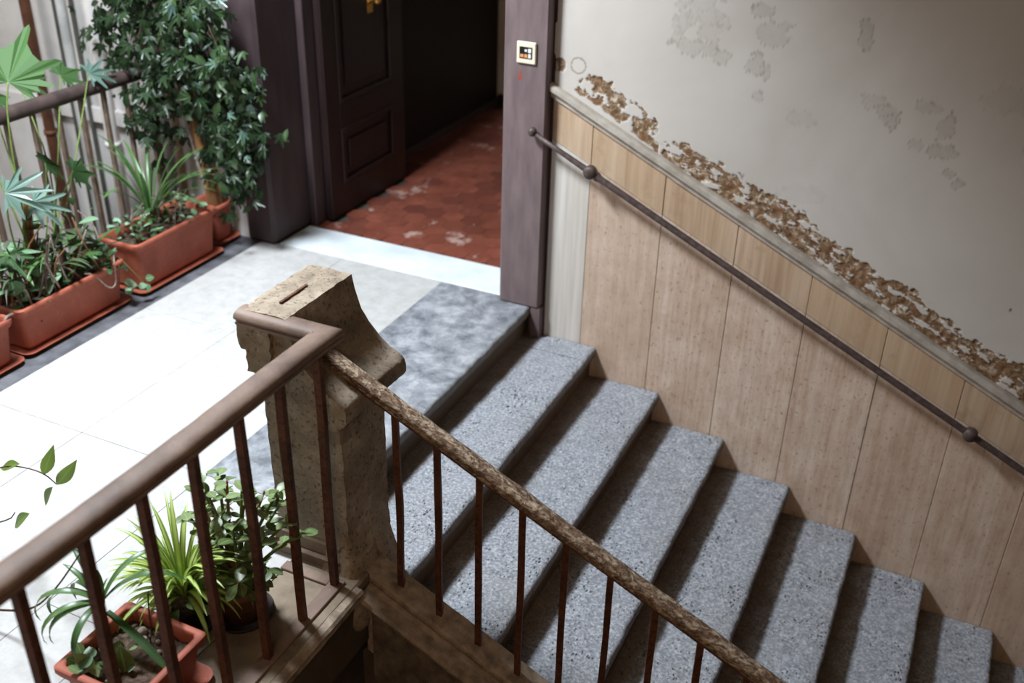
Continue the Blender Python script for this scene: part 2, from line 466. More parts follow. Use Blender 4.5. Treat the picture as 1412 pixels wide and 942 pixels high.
def step_mesh(x0, x1, ztop, y0, y1, ov=.028, seed=0, first=False):
    """block: tread top from x0 (back) to nosing x1, riser down under the nosing"""
    r = .017
    prof = []  # (x, z, dirt)
    nx = 12 if first else 14
    for i in range(nx + 1): prof.append((x0 + (x1 - r - x0) * i / nx, ztop, 0))
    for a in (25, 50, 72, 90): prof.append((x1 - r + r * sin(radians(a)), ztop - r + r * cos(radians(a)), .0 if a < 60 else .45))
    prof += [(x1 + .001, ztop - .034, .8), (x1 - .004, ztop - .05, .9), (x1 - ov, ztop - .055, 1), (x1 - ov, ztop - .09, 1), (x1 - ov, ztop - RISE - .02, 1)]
    n = max(6, int((y1 - y0) / .018)); mbx = MB(); vs = []; dirt_shade = []
    mlen = len(prof)
    for j in range(n + 1):
        y = y0 + (y1 - y0) * j / n
        wear = -.006 * math.exp(-((y + .95) / .5) ** 2)
        for i, (x, z, d) in enumerate(prof):
            q = Vector((x * 9 + seed * 3.1, y * 9, z * 9))
            n1 = noise.noise(q); n2 = noise.noise(q * 4.3)
            edge = math.exp(-((x - x1) / .05) ** 2)
            back = (.75 * sstep(.085, .02, (x - x0 - .03) + .03 * n1 + .012 * n2)) if (i <= 14 and not first) else 0  # riser's shadow painted as a ragged, dusty brown strip at the tread back
            dz = .0015 * n1 + .0012 * n2 + wear * edge
            dx = (.004 * n1 + .0035 * n2) * edge if d < 1 else 0
            dz += -.006 * max(0, noise.noise(q * 2.1 + Vector((5, 5, 5))) - .25) * edge * 2 if d < 1 else 0
            vs.append((x + dx, y, z + (dz if d < 1 else 0))); dirt_shade.append(max(d, back))
    fs = [(j * mlen + i, j * mlen + i + 1, (j + 1) * mlen + i + 1, (j + 1) * mlen + i) for j in range(n) for i in range(mlen - 1)]
    base = len(vs)
    # back and bottom close
    zb = ztop - RISE - .02
    for j in (0, n):
        vs.append((x0, y0 + (y1 - y0) * j / n, zb)); dirt_shade.append(1)
    fs.append((0, n * mlen, base + 1, base)); fs.append((base, base + 1, n * mlen + mlen - 1, mlen - 1))
    fs.append(tuple([base] + list(range(mlen - 1, -1, -1)))); fs.append(tuple([base + 1] + [n * mlen + i for i in range(mlen)]))
    mbx.add(vs, fs, True); mbx.at['dirt_shade'] = dirt_shade
    return mbx


for n in range(0, 12):
    z = -RISE * n; x1 = RUN * n
    x0 = x1 - RUN - .03 if n else -.52
    pieces = [(-1.945, -.004)]
    if n == 1: pieces = [(-1.945, -.153), (-.148, -.004)]
    if n == 8: pieces = [(-1.945, -.152), (-.149, -.004)]
    if n == 0: pieces = [(-1.862, -.006)]
    for (a, b) in pieces:
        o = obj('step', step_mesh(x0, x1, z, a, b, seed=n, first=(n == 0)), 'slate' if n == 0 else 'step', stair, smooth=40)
        if n == 0: o['label'] = 'smooth blue-grey slate top step slab'
        if b - a < .2: o['label'] = 'short infill block at the wall end of the tread'
# rough masonry fill below the steps
mb = MB(); e = 11 * RUN
mb.add([(0, -1.96, -.30), (e, -1.96, -.30 + SL * e), (e, -.0, -.30 + SL * e), (0, 0, -.30), (0, -1.96, -.36), (e, -1.96, -.6 + SL * e), (e, 0, -.6 + SL * e), (0, 0, -.36)],
       [(0, 1, 2, 3), (4, 7, 6, 5), (0, 4, 5, 1), (3, 2, 6, 7), (0, 3, 7, 4), (1, 5, 6, 2)])
obj('soffit', mb, 'darkwall', stair)


def slope_sweep(prof, x0, x1, y, z0, jit, step=.03, cb=None):
    """profile (dy, dz) swept down the stair slope"""
    mbx = MB(); n = int((x1 - x0) / step)
    mbx.sweep(prof, range(n + 1), jit, frame=lambda i: (Vector((x0 + (x1 - x0) * i / n, y, z0 + SL * (x0 + (x1 - x0) * i / n))), Vector((0, 1, 0)), Vector((0, 0, 1))))
    return mbx


# stringer: top slab, groove, lower moulding, deep side
obj('stringer', slope_sweep([(0, -.36), (0, .030), (-.004, .034), (-.098, .034), (-.104, .026), (-.104, -.36)], .29, 3.9, -1.938, .102, .002), 'moulding', stair)
o = obj('stringer_moulding', slope_sweep([(0, -.22), (0, .012), (-.012, .016), (-.030, .010), (-.052, .014), (-.078, .012), (-.088, .002), (-.084, -.012), (-.070, -.022), (-.064, -.040), (-.040, -.05), (-.030, -.22)], .32, 3.9, -2.041, .102, .003), 'moulding', stair)
obj('stringer_face', slope_sweep([(0, -.50), (0, -.04), (-.05, -.045), (-.056, -.50)], .345, 3.9, -2.040, .102, .0015), 'strwall', stair)
S(box1('wall_lower_left', -.1, .24, -4.6, -1.99, -3.2, -.31, 'darkwall'))
mb = MB(); e = 4.2
mb.add([(.28, y, z) for y in (-2.06, -1.96) for z in (-3.2, -.36)] + [(e, y, z) for y in (-2.06, -1.96) for z in (-3.2, -.36 + SL * (e - .2))],
       [(0, 1, 5, 4), (2, 6, 7, 3), (0, 2, 3, 1), (4, 5, 7, 6), (1, 3, 7, 5)])
obj('spandrel', mb, 'darkwall', stair)


# ------------------------------------------------------------------ right wall: travertine panels, cap moulding, plaster
wall = structure('wall_right')
joints = [.052, .256, .612, .960, 1.308, 1.657, 2.005, 2.352, 2.70, 3.05, 3.4, 3.75, 4.1, 4.5]
CAPV = 1.09; HRV = .885
for i in range(len(joints) - 1):
    a, b = joints[i] + .0012, joints[i + 1] - .0012
    for top, bot, mt in ((CAPV, HRV + .0015, 'gold'), (HRV - .0015, -.28, 'trav')):
        mb = MB(); yf = -.0 + random.uniform(-.0012, .0012)
        za, zb = top + SL * a, top + SL * b; wa, wb = bot + SL * a, bot + SL * b
        c = .002
        mb.add([(a + c, yf, wa), (b - c, yf, wb), (b - c, yf, zb), (a + c, yf, za), (a, yf + c, wa), (b, yf + c, wb), (b, yf + c, zb), (a, yf + c, za),
                (a, .03, wa), (b, .03, wb), (b, .03, zb), (a, .03, za)],
               [(0, 1, 2, 3), (4, 5, 1, 0), (1, 5, 6, 2), (3, 2, 6, 7), (4, 0, 3, 7), (4, 8, 9, 5), (5, 9, 10, 6), (7, 6, 10, 11), (4, 7, 11, 8), (8, 11, 10, 9)])
        o = obj('panel', mb, 'paleslab' if i == 0 and mt == 'trav' else mt, wall)
        if i == 0 and mt == 'trav': o['label'] = 'paler grey first panel beside the door frame'
# wall core behind the panels
mb = MB()
mb.add([(.052, .028, -3.2), (4.5, .028, -3.2), (4.5, .028, 1.1 + SL * 4.5), (.052, .028, 1.1), (.052, .2, -3.2), (4.5, .2, -3.2), (4.5, .2, 1.1 + SL * 4.5), (.052, .2, 1.1)],
       [(0, 1, 2, 3), (7, 6, 5, 4), (0, 4, 5, 1), (2, 6, 7, 3)])
obj('core', mb, 'darkwall', wall)

# cap moulding along the top of the panels
mb = slope_sweep([(.02, 0), (-.012, 0), (-.014, .018), (-.026, .024), (-.034, .034), (-.034, .052), (-.022, .060), (-.004, .064), (.02, .064)], .048, 4.4, 0, 1.078, .0012)
tr = S(obj('trim_1', mb, 'cap'))


# plaster with the flaked band
def lerp_tab(tab, x):
    if x <= tab[0][0]: return tab[0][1]
    for (a, p), (b, q) in zip(tab, tab[1:]):
        if x <= b: return p + (q - p) * (x - a) / (b - a)
    return tab[-1][1]


HI = [(.13, .0), (.16, .10), (.195, .165), (.235, .212), (.33, .225), (.39, .20), (.455, .205), (.55, .19), (.565, .06), (.575, .10), (.63, .165), (.70, .175), (.82, .19), (1.0, .20), (1.15, .222), (1.33, .197), (1.5, .189), (1.58, .182), (1.72, .21), (1.85, .19), (2.02, .176), (2.2, .21), (2.6, .2), (4.5, .18)]
LO = [(.13, .09), (.26, .09), (.36, .085), (.47, .072), (.54, .07), (.575, .0), (4.5, 0)]
BLOBS = [  # x, z, rx, rz, strength
    (.70, 1.50, .07, .07, .5), (.60, 1.43, .025, .09, .45), (.68, 1.345, .09, .03, .6), (.79, 1.32, .04, .03, .6),
    (.74, 1.44, .06, .06, .4), (.93, 1.52, .04, .03, .8), (.99, 1.44, .06, .05, .6), (.94, 1.31, .035, .04, .75), (.98, 1.285, .02, .03, .75), (.96, 1.18, .02, .02, .7),
    (1.34, 1.475, .026, .055, .8), (1.42, 1.225, .05, .03, .5), (1.47, 1.19, .045, .03, .8), (1.50, 1.155, .03, .03, .8), (1.62, 1.235, .05, .02, .6),
    (1.70, 1.17, .03, .05, .7), (1.70, 1.07, .05, .03, .8), (1.60, 1.08, .03, .02, .6), (1.75, .985, .022, .02, .8), (1.79, .95, .02, .02, .8),
    (2.15, .86, .05, .07, .45), (2.25, .70, .05, .06, .5), (2.0, 1.12, .02, .02, .5), (1.15, 1.12, .05, .03, .3), (1.2, .80, .08, .04, .22), (1.9, 1.30, .09, .05, .3)]


def sstep(a, b, x):
    t = max(0, min(1, (x - a) / (b - a))); return t * t * (3 - 2 * t)


us = []
u = .052
while u < 2.62: us.append(u); u += .0048
while u < 4.55: us.append(u); u += .08
vv = []
v = .05
while v < .30: vv.append(v); v += .0042
while v < 1.9: vv.append(v); v += .013
vv += [2.1, 2.6, 3.4, 4.6]
mb = MB(); vs = []; peel = []; stain = []; edge = []
for j, v in enumerate(vv):
    for u in us:
        z = v + 1.08 + SL * u
        p = Vector((u, 0, z)); P_ = 0; E_ = 0; s_ = 0
        if v < .32:
            n1 = noise.fractal(p * 13 if u < .57 else Vector((u * 15, 3, v * 34)), .85, 2.1, 5)
            n2 = noise.noise(p * 60)
            hi = lerp_tab(HI, u) + .028 * noise.fractal(p * 24 + Vector((3, 0, 0)), .8, 2, 3)
            lo = lerp_tab(LO, u) + .012 * noise.noise(p * 30)
            inb = min(hi - v, v - lo)
            # islands of remaining plaster inside the flaked strip
            d = min(inb * 14, .26 + .12 * sstep(.5, 1.2, u) + n1 * 1.5 + .15 * n2)
            P_ = sstep(-.02, .02, d)
            E_ = max(0, 1 - abs(d) / .05) * .55
            if u < .13 and (Vector((u - .075, 0, z - 1.20)).length < .03 + .01 * n1): P_ = max(P_, .9)
        if P_ < .5 and v > .2:
            for bx, bz, rx, rz, st in BLOBS:
                q = ((u - bx) / rx) ** 2 + ((z - bz) / rz) ** 2
                if q < 5:
                    n3 = noise.fractal(p * 26 + Vector((1, 7, 2)), .9, 2.1, 4)
                    f = 1.25 - q + n3 * 1.3
                    if f > 0: s_ = max(s_, st * (.30 + .70 * math.exp(-(f / .30) ** 2)) * sstep(0, .1, f))
        rr = sqrt((u - .168) ** 2 + (z - 1.205) ** 2)
        if abs(rr - .034) < .004: E_ = max(E_, .5)
        if (u - 2.094) ** 2 + (z - .467) ** 2 < .00004: E_ = 1
        y = .0 + .004 * P_ - .002 * s_ * 0 + .0015 * noise.noise(p * 3)
        if P_ > .5: y += .004 * noise.noise(p * 40)
        vs.append((u, y, z if j < len(vv) - 1 else 3.62)); peel.append(P_); stain.append(s_); edge.append(E_)
nu = len(us)
fs = [(j * nu + i, j * nu + i + 1, (j + 1) * nu + i + 1, (j + 1) * nu + i) for j in range(len(vv) - 1) for i in range(nu - 1)]
mb.add(vs, fs, True); mb.at = dict(peel=peel, stain=stain, edge=edge)
obj('plaster', mb, 'plaster', wall)

# ------------------------------------------------------------------ wall handrail
hr = thing('wall_handrail', 'thin dark iron handrail with ball end, fixed to the travertine wall above the steps', 'handrail', (.0, -.07, .9))
HZ = .9; HY = -.085
mb = MB(); X = [.0 + i * .12 for i in range(34)]
mb.tube([(x, HY, HZ + SL * x) for x in X], [.010 + .005 * min(1, x / .3) for x in X], 10)
obj('rail', mb, 'iron', hr)
mb = MB(); mb.lathe([(.001, -.022), (.012, -.019), (.019, -.011), (.022, 0), (.019, .011), (.012, .019), (.001, .022)], (-.004, HY, HZ + .004), 14)
obj('ball_end', mb, 'iron', hr)
for x in (.285, 2.075, 3.6):
    z = HZ + SL * x
    mb = MB(); mb.tube([(x, HY - .022, z), (x, HY - .012, z), (x, HY + .012, z)], [.026, .031, .031], 16)
    b = obj('bracket', mb, 'iron', hr)
    mb = MB(); mb.tube([(x, HY, z - .012), (x, -.03, z - .04), (x, .002, z - .045)], .009, 8); mb.tube([(x, -.004, z - .045), (x, .002, z - .045)], .024, 12)
    obj('bracket_arm', mb, 'iron', b)

# ------------------------------------------------------------------ doorway
door = structure('door_1')
HT = 2.55
box1('jamb', -.168, .046, -.055, .30, 0.0, HT, 'frame', door, .008)
box1('base_block', -1.80, -.004, .004, .28, -.5, -.024, 'darkwall', door)
box1('jamb_foot', .004, .052, -.050, .03, -RISE + .002, .0, 'frame', door)
box1('jamb_back', .0, .060, .0, .20, -.6, HT, 'frame_dark', door)
o = box1('jamb', -1.735, -1.545, -.035, .36, 0.0, HT, 'frame_dark', door, .02)
box1('jamb_stop', -1.545, -1.50, .30, .40, 0, HT, 'frame_dark', door, .006)
box1('lintel', -1.74, .05, -.05, .36, HT, HT + .2, 'frame_dark', door)
box1('threshold', -1.545 + G, -.168 - G, G, .286, -.022, .004, 'threshold', door, .003)
# open leaf, hinged at the left, folded back into the hall
leaf = MB()
x0, x1, y0, y1 = -1.50, -1.455, .40, 1.235
leaf.box(x0, x1 - .012, y0, y1, .012, 2.5)
for (a, b, c, d) in ((y0, y0 + .13, .012, 2.5), (y1 - .13, y1, .012, 2.5), (y0 + .13, y1 - .13, .012, .19), (y0 + .13, y1 - .13, .52, .66), (y0 + .13, y1 - .13, 1.45, 1.58), (y0 + .13, y1 - .13, 2.35, 2.5)):
    leaf.box(x1 - .0121, x1, a, b, c, d, .003)
lf = obj('door_leaf', leaf, 'door', door)
for c, d in ((.19, .52), (.66, 1.45), (1.58, 2.35)):
    mb = MB(); mb.box(x1 - .012, x1 + .006, y0 + .13, y0 + .16, c, d, .004); mb.box(x1 - .012, x1 + .006, y1 - .16, y1 - .13, c, d, .004)
    mb.box(x1 - .012, x1 + .006, y0 + .16, y1 - .16, c, c + .03, .004); mb.box(x1 - .012, x1 + .006, y0 + .16, y1 - .16, d - .03, d, .004)
    mb.box(x1 - .012, x1 - .002, y0 + .21, y1 - .21, c + .08, d - .08, .004)
    obj('door_panel_moulding', mb, 'door', lf)
mb = MB(); prof = [(0.001, .0), (.026, .0), (.026, .006), (.012, .01), (.010, .03), (.024, .045), (.026, .058), (.016, .07), (.001, .072)]
mb.lathe(prof, (0, 0, 0), 16)
mk = Matrix.Translation((x1, .885, 1.175)) @ Matrix.Rotation(pi / 2, 4, 'Y')
k = obj('knob', mb, 'brass', lf, mk); k['label'] = 'small brass knob'
mb = MB(); mb.box(x1, x1 + .004, .855, .915, 1.10, 1.24, .0015)
obj('knob_plate', mb, 'brass', lf)

# doorbell plate on the right jamb
bell = thing('doorbell_plate', 'cream square doorbell plate screwed to the right door jamb', 'doorbell', (-.053, -.056, 1.245))
box1('plate', -.101, -.008, -.066, -.055, 1.198, 1.294, 'cream', bell, .004)
box1('window', -.086, -.026, -.068, -.0655, 1.222, 1.272, 'black', bell)
for (a, b, c, d, mt) in ((-.082, -.066, 1.227, 1.240, 'orange'), (-.062, -.048, 1.226, 1.241, 'orange'), (-.043, -.031, 1.226, 1.243, 'white'), (-.060, -.050, 1.252, 1.262, 'white'), (-.044, -.030, 1.249, 1.266, 'white')):
    box1('nameplate', a, b, -.0695, -.0675, c, d, mt, bell)
mb = MB(); mb.add([(-.096, -.0552, 1.12), (-.078, -.0552, 1.125), (-.084, -.0552, 1.17), (-.090, -.0552, 1.155), (-.09, -.0558, 1.14), ], [(0, 1, 4), (1, 2, 4), (2, 3, 4), (3, 0, 4)])
obj('paint_mark', mb, 'redmark', door)

# hall behind the door
hall = structure('floor_hall')
box1('bed', -1.75, 1.2, .286, 3.0, -.12, -.012, 'darkwall', hall)
hx = .130; hy = hx * sqrt(3) / 2; r = hx / sqrt(3) * .985
hexm = MB(); hexm.add([(r * cos(pi / 6 + k * pi / 3), r * sin(pi / 6 + k * pi / 3), 0) for k in range(6)] + [(r * 1.0 * cos(pi / 6 + k * pi / 3), r * sin(pi / 6 + k * pi / 3), -.012) for k in range(6)],
                      [(0, 1, 2, 3, 4, 5)] + [(k, k + 6, (k + 1) % 6 + 6, (k + 1) % 6) for k in range(6)])
hme = hexm.mesh('tile', M['redtile']); cnt = 0
cand = []
for j in range(int(2.7 / hy)):
    for i in range(int(1.75 / hx) + 1):
        x = -1.66 + i * hx + (hx / 2 if j % 2 else 0); y = .35 + j * hy
        if x > .22 - (0 if y < 1.2 else .1): continue
        if x < -1.45 and y < 1.3 and y > .36: continue
        if y > 2.95: continue
        cand.append((y, x))
cand.sort()
rest = MB()
for y, x in cand:
    M4 = Matrix.Translation((x, y, random.uniform(-.0008, .0012))) @ Matrix.Rotation(random.uniform(-.006, .006), 4, 'X')
    if cnt < 290: put('tile', hme, hall, M4); cnt += 1
    else:
        rest.add([M4 @ Vector(v) for v in hexm.v], hexm.f)
if rest.v:
    o = obj('tiles', rest, 'redtile', hall); o['kind'] = 'stuff'
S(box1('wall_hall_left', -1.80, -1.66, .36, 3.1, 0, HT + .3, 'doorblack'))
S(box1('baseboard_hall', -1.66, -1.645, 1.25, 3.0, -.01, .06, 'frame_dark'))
S(box1('wall_hall_back', -1.8, 1.2, 3.0, 3.12, 0, HT + .3, 'innerwall'))
S(box1('baseboard_hall_back', -1.645, 1.2, 2.985, 3.0, -.01, .09, 'door'))
S(box1('wall_hall_right', .21, .34, .3, 3.0, -.01, HT + .3, 'innerwall'))
S(box1('ceiling_hall', -1.8, 1.2, .3, 3.1, HT + .2, HT + .35, 'innerwall'))

# ------------------------------------------------------------------ left wall (courtyard side) with pipes
S(box1('wall_left', -7.0, -1.735, .0, .15, -3.2, 5.5, 'oldwall'))
S(box1('trim_2', -7.0, -2.36, -.035, .0, .52, .60, 'oldwall'))
S(box1('wall_over_door', -1.735, .052, .02, .25, HT + .2, 3.62, 'plaster'))


def pipe(x, y, r, mt, label, cat='pipe', z0=-3.1, z1=5.4, name='drain_pipe', group='pipes and cables on the courtyard wall', clips=True):
    t = thing(name, label, cat, (x, y, z0), group)
    mb = MB(); mb.tube([(x, y, z0), (x, y, z1)], r, 12); obj('tube', mb, mt, t)
    if clips:
        for z in (-1.6, .42, 2.4):
            mb = MB(); mb.tube([(x, y, z - .012), (x, y, z + .012)], r * 1.25, 12); mb.box(x - .008, x + .008, y, 0.0, z - .01, z + .01)
            obj('clamp', mb, mt, t)
    return t


pipe(-3.06, -.075, .030, 'pipe_brown', 'brown drain pipe on the pale courtyard wall, leftmost and thickest')
pipe(-2.885, -.04, .009, 'cable', 'thin grey cable just right of the brown pipe', 'cable', name='cable', clips=False)
pipe(-2.81, -.06, .026, 'pipe_grey', 'pale grey pipe between the two dark cables', 'pipe', clips=False)
pipe(-2.755, -.04, .011, 'cable', 'dark olive cable right of the pale grey pipe', 'cable', name='cable', clips=False)
pipe(-2.60, -.06, .035, 'oldwall', 'wide off-white pipe painted like the courtyard wall', 'pipe')
pipe(-2.27, -.05, .022, 'pipe_tan', 'tan pipe low behind the right end of the far railing', 'pipe', z0=.0, z1=2.0, clips=False)
pipe(-2.205, -.06, .018, 'pipe_grey', 'light grey pipe beside the tree trunk behind the leaves', 'pipe', z0=.0, z1=2.0, clips=False)
pipe(-2.13, -.05, .020, 'pipe_tan', 'brownish pipe nearest the tree trunk behind the far planter', 'pipe', z0=.0, z1=2.0, clips=False)

# enclosing shell out of view: opposite walls, ceiling with its opening shaped to limit the skylight
S(box1('unseen_wall_far', -7.2, -7.0, -7.0, .2, -3.2, 5.5, 'oldwall'))
S(box1('unseen_wall_back', -2.4, 5.2, -7.0, -6.85, -3.2, 3.62, 'warmwall'))
S(box1('unseen_wall_end', 4.5, 4.65, -6.9, .2, -3.2, 3.62, 'warmwall'))
mb = MB()
X0, X1, Y0, Y1 = -1.80, -.72, -2.6, -.9
for a, b, c, d in ((-2.4, 5.2, -7, Y0), (-2.4, 5.2, Y1, .0), (X1, 5.2, Y0, Y1), (-2.4, X0, Y0, Y1)): mb.box(a, b, c, d, 2.90, 3.0)
S(obj('unseen_ceiling', mb, 'warmwall'))

# ------------------------------------------------------------------ pier
pier = thing('newel_pier', 'weathered stone newel pier with scrolled cap where both railings meet', 'pillar', (.12, -1.95, 0))


def prism_y(outline, y0, y1, ny, jit, name, mt, sm=35, fr=30, amp_edge=0, smooth=True):
    """outline in (x,z), extruded along y with surface noise"""
    mb = MB(); m_ = len(outline); vs = []
    for j in range(ny + 1):
        y = y0 + (y1 - y0) * j / ny
        for (x, z) in outline:
            p = Vector((x, y, z))
            d = noise.fractal(p * fr, .8, 2.1, 3) * jit; e_ = noise.fractal(p * fr + Vector((4, 9, 2)), .8, 2.1, 3) * jit
            vs.append((x + d, y, z + e_))
    fs = [(j * m_ + i, j * m_ + (i + 1) % m_, (j + 1) * m_ + (i + 1) % m_, (j + 1) * m_ + i) for j in range(ny) for i in range(m_)]
    fs += [tuple(range(m_)), tuple(ny * m_ + i for i in range(m_ - 1, -1, -1))]
    mb.add(vs, fs); return obj(name, mb, mt, pier, smooth=sm)


def dens(pts, d=.012):
    out = []
    for (a, b) in zip(pts, pts[1:] + pts[:1]):
        L = sqrt((a[0] - b[0]) ** 2 + (a[1] - b[1]) ** 2); n = max(1, int(L / d))
        for i in range(n): out.append((a[0] + (b[0] - a[0]) * i / n, a[1] + (b[1] - a[1]) * i / n))
    return out


# ramp curve from the top edge down to the lip
ramp = []
for i in range(15):
    t = i / 14
    P0, P1, P2 = Vector((.115, .928)), Vector((.138, .745)), Vector((.295, .678))
    q = P0 * (1 - t) ** 2 + P1 * 2 * t * (1 - t) + P2 * t * t
    ramp.append((q.x, q.y))
cap = [(-.058, .895), (-.052, .922), (-.03, .928), (.03, .929), (.09, .930)] + ramp + [(.303, .668), (.306, .645), (.303, .622), (.294, .608), (.27, .585), (.235, .575), (.19, .592), (.14, .63), (.08, .69), (.03, .735), (-.02, .78), (-.03, .81), (-.055, .84)]
prism_y(dens(cap, .014), -2.105, -1.755, 24, .0035, 'cap', 'pier')
shaft_out = [(-.018, .80), (.262, .60), (.262, .0), (.268, -.24), (-.02, -.05)]
o = prism_y(dens([(-.018, .0), (-.018, .80), (.10, .80), (.262, .63), (.262, .0)], .02), -2.075, -1.825, 16, .0055, 'shaft', 'pier', fr=16)
# lighter plastered corner strip and neck moulding
mb = MB(); mb.box(.215, .268, -2.083, -2.03, .515, .575, .006); obj('neck_block', mb, 'curb', pier)
# plinth moulding on the landing side
for (a, z0, z1) in ((.016, 0, .035), (.028, .035, .05), (.012, .05, .10)):
    mb = MB(); mb.box(-.018 - a, .235, -2.075 - a, -1.83, z0, z1, .004); obj('plinth', mb, 'curb', pier)
# flared plaster foot merging with the stringer
mb = MB(); vs = []; nseg = 30
foot = [(.10, .0), (.04, .012), (-.04, .030), (-.10, .048), (-.15, .062), (-.19, .066), (-.235, .060), (-.27, .040), (-.275, 0)]
rings = []
lev = [(.16, 0.0), (.10, .008), (.04, .02), (-.02, .038), (-.08, .054), (-.13, .064), (-.17, .066), (-.20, .055), (-.225, .02)]
for (z, a) in lev:
    x0, x1, y0, y1 = .16 if z < -.0 else .18, .264 + a, -2.077 - a * .9, -1.84 + a * .4
    c = .012 + a * .35
    ring = []
    pts2 = [(x0, y1), (x1 - c, y1), (x1, y1 - c), (x1, (y0 + y1) / 2), (x1, y0 + c), (x1 - c * .3, y0 + c * .3), (x1 - c, y0), ((x0 + x1) / 2, y0), (x0, y0), (x0, (y0 + y1) / 2)]
    ds = dens(pts2, .02)
    rings.append(pts2)
vs = []
for (z, a), ring in zip(lev, rings):
    for (x, y) in ring:
        p = Vector((x, y, z)); d = noise.fractal(p * 14, .8, 2, 3) * .006
        vs.append((x + d, y - d, z))
m_ = len(rings[0]); fs = [(j * m_ + i, j * m_ + (i + 1) % m_, (j + 1) * m_ + (i + 1) % m_, (j + 1) * m_ + i) for j in range(len(lev) - 1) for i in range(m_)]
fs += [tuple(range(m_)), tuple((len(lev) - 1) * m_ + i for i in range(m_))]
mb.add(vs, fs); obj('foot', mb, 'pier', pier, smooth=50)
# ragged plaster skirt running from the shaft onto the first tread
mb = MB(); vs = []; out = []
for i in range(26):
    t = i / 25; x = .24 + .25 * t
    top = .30 * (1 - t) ** 2.2 - .135 - .04 * t + .02 * noise.fractal(Vector((x * 30, 1, 2)), .9, 2, 4)
    out.append((x, top))
out[-1] = (.49, -.33)
n = len(out)
for yy_ in (-1.925, -1.95):
    for (x, z) in out: vs.append((x, yy_, z))
    for (x, z) in out: vs.append((x, yy_, -.36))
fs = []
for i in range(n - 1):
    fs += [(i, i + 1, n + i + 1, n + i), (2 * n + i, 3 * n + i, 3 * n + i + 1, 2 * n + i + 1), (i, 2 * n + i, 2 * n + i + 1, i + 1)]
fs += [(0, n, 3 * n, 2 * n), (n - 1, 3 * n - 1, 4 * n - 1, 2 * n - 1)]
mb.add(vs, fs); obj('plaster_skirt', mb, 'pier', pier)
# broken corbel on the left of the cap
for (a, b, c, d, e_, f) in ((-.06, .06, -2.125, -2.07, .80, .895), (-.045, .05, -2.118, -2.06, .72, .80), (-.035, .02, -2.10, -2.05, .655, .72)):
    mb = MB(); vs = []
    for iz in range(6):
        z = e_ + (f - e_) * iz / 5
        for (x, y) in [(a, d), (a, (c + d) / 2), (a + .01, c), ((a + b) / 2, c), (b, c), (b, d)]:
            p = Vector((x, y, z)); q = noise.fractal(p * 26, .9, 2, 3) * .014
            vs.append((x + q, y + abs(q) * .7, z))
    fs = [(j * 6 + i, j * 6 + (i + 1) % 6, (j + 1) * 6 + (i + 1) % 6, (j + 1) * 6 + i) for j in range(5) for i in range(6)] + [tuple(range(6)), tuple(30 + i for i in range(6))]
    mb.add(vs, fs); obj('corbel_fragment', mb, 'pier', pier)
mb = MB(); mb.box(.040, .048, -2.03, -1.895, .928, .936); obj('iron_strip', mb, 'rust', pier)

# ------------------------------------------------------------------ railings
RP = [(-.030, -.008), (-.034, -.003), (-.034, .003), (-.029, .006), (-.029, .010), (-.036, .013), (-.039, .020), (-.036, .029), (-.026, .036), (-.010, .039), (.010, .039), (.026, .036), (.036, .029), (.039, .020), (.036, .013), (.029, .010), (.029, .006), (.034, .003), (.034, -.003), (.030, -.008), (.024, -.014), (-.024, -.014)]


def square_bar(mb, x, y, z0, z1, s, rot=0, lean=0):
    vs = []
    n = 8
    for i in range(n + 1):
        t = i / n; z = z0 + (z1 - z0) * t
        for k in range(4):
            g = rot + pi / 4 + k * pi / 2
            p = Vector((x, y, z)); j = noise.noise(p * 35) * .0012; b = noise.noise(Vector((x * 7, y * 7, z * 2.2))) * .006 * sin(pi * t)
            vs.append((x + b + (s * .7071 + j) * cos(g), y + b * .6 + (s * .7071 + j) * sin(g), z))
    fs = [(i * 4 + k, i * 4 + (k + 1) % 4, (i + 1) * 4 + (k + 1) % 4, (i + 1) * 4 + k) for i in range(n) for k in range(4)] + [(3, 2, 1, 0), (n * 4, n * 4 + 1, n * 4 + 2, n * 4 + 3)]
    mb.add(vs, fs)


# landing railing
lr = thing('landing_railing', 'iron balustrade with smooth brown moulded handrail along the landing edge, pots behind it', 'railing', (.252, -3.0, 0))
ZT = .888
mb = MB(); XR = .250; YC = -2.095
ys_ = [-4.5 + i * (4.5 + YC) / 60 for i in range(61)]


def rail_z(y): return ZT + .004 * sin(y * 5)


def fr_main(i):
    y = ys_[i]; side = Vector((1, 0, 0)); o_ = Vector((XR, y, rail_z(y)))
    if i == 60: side = Vector((1, 1, 0)); o_ = Vector((XR, YC, ZT))
    return (o_, side, Vector((0, 0, 1)))


mb.sweep(RP, ys_, .0015, frame=fr_main)
obj('handrail', mb, 'rail', lr, smooth=40)
xs_ = [-.052 + i * (XR + .052) / 10 for i in range(11)]
mb = MB(); mb.sweep(RP, xs_, .0012, frame=lambda i: (Vector((xs_[i], YC, ZT)), Vector((0, -1, 0)) if i < 10 else Vector((-1, -1, 0)) * -1 * -1, Vector((0, 0, 1))))
obj('handrail_return', mb, 'rail', lr, smooth=40)
for k in range(13):
    y = -2.150 - .1766 * k
    if y < -4.4: break
    mb = MB(); square_bar(mb, XR, y, .006, ZT - .008, .0225, .12); obj('baluster', mb, 'rust', lr)
mb = MB(); mb.box(.228, .276, -4.5, -2.125, .002, .012, .002); mb.box(.045, .228, -2.165, -2.125, .002, .012, .002); obj('foot_bar', mb, 'rail', lr)

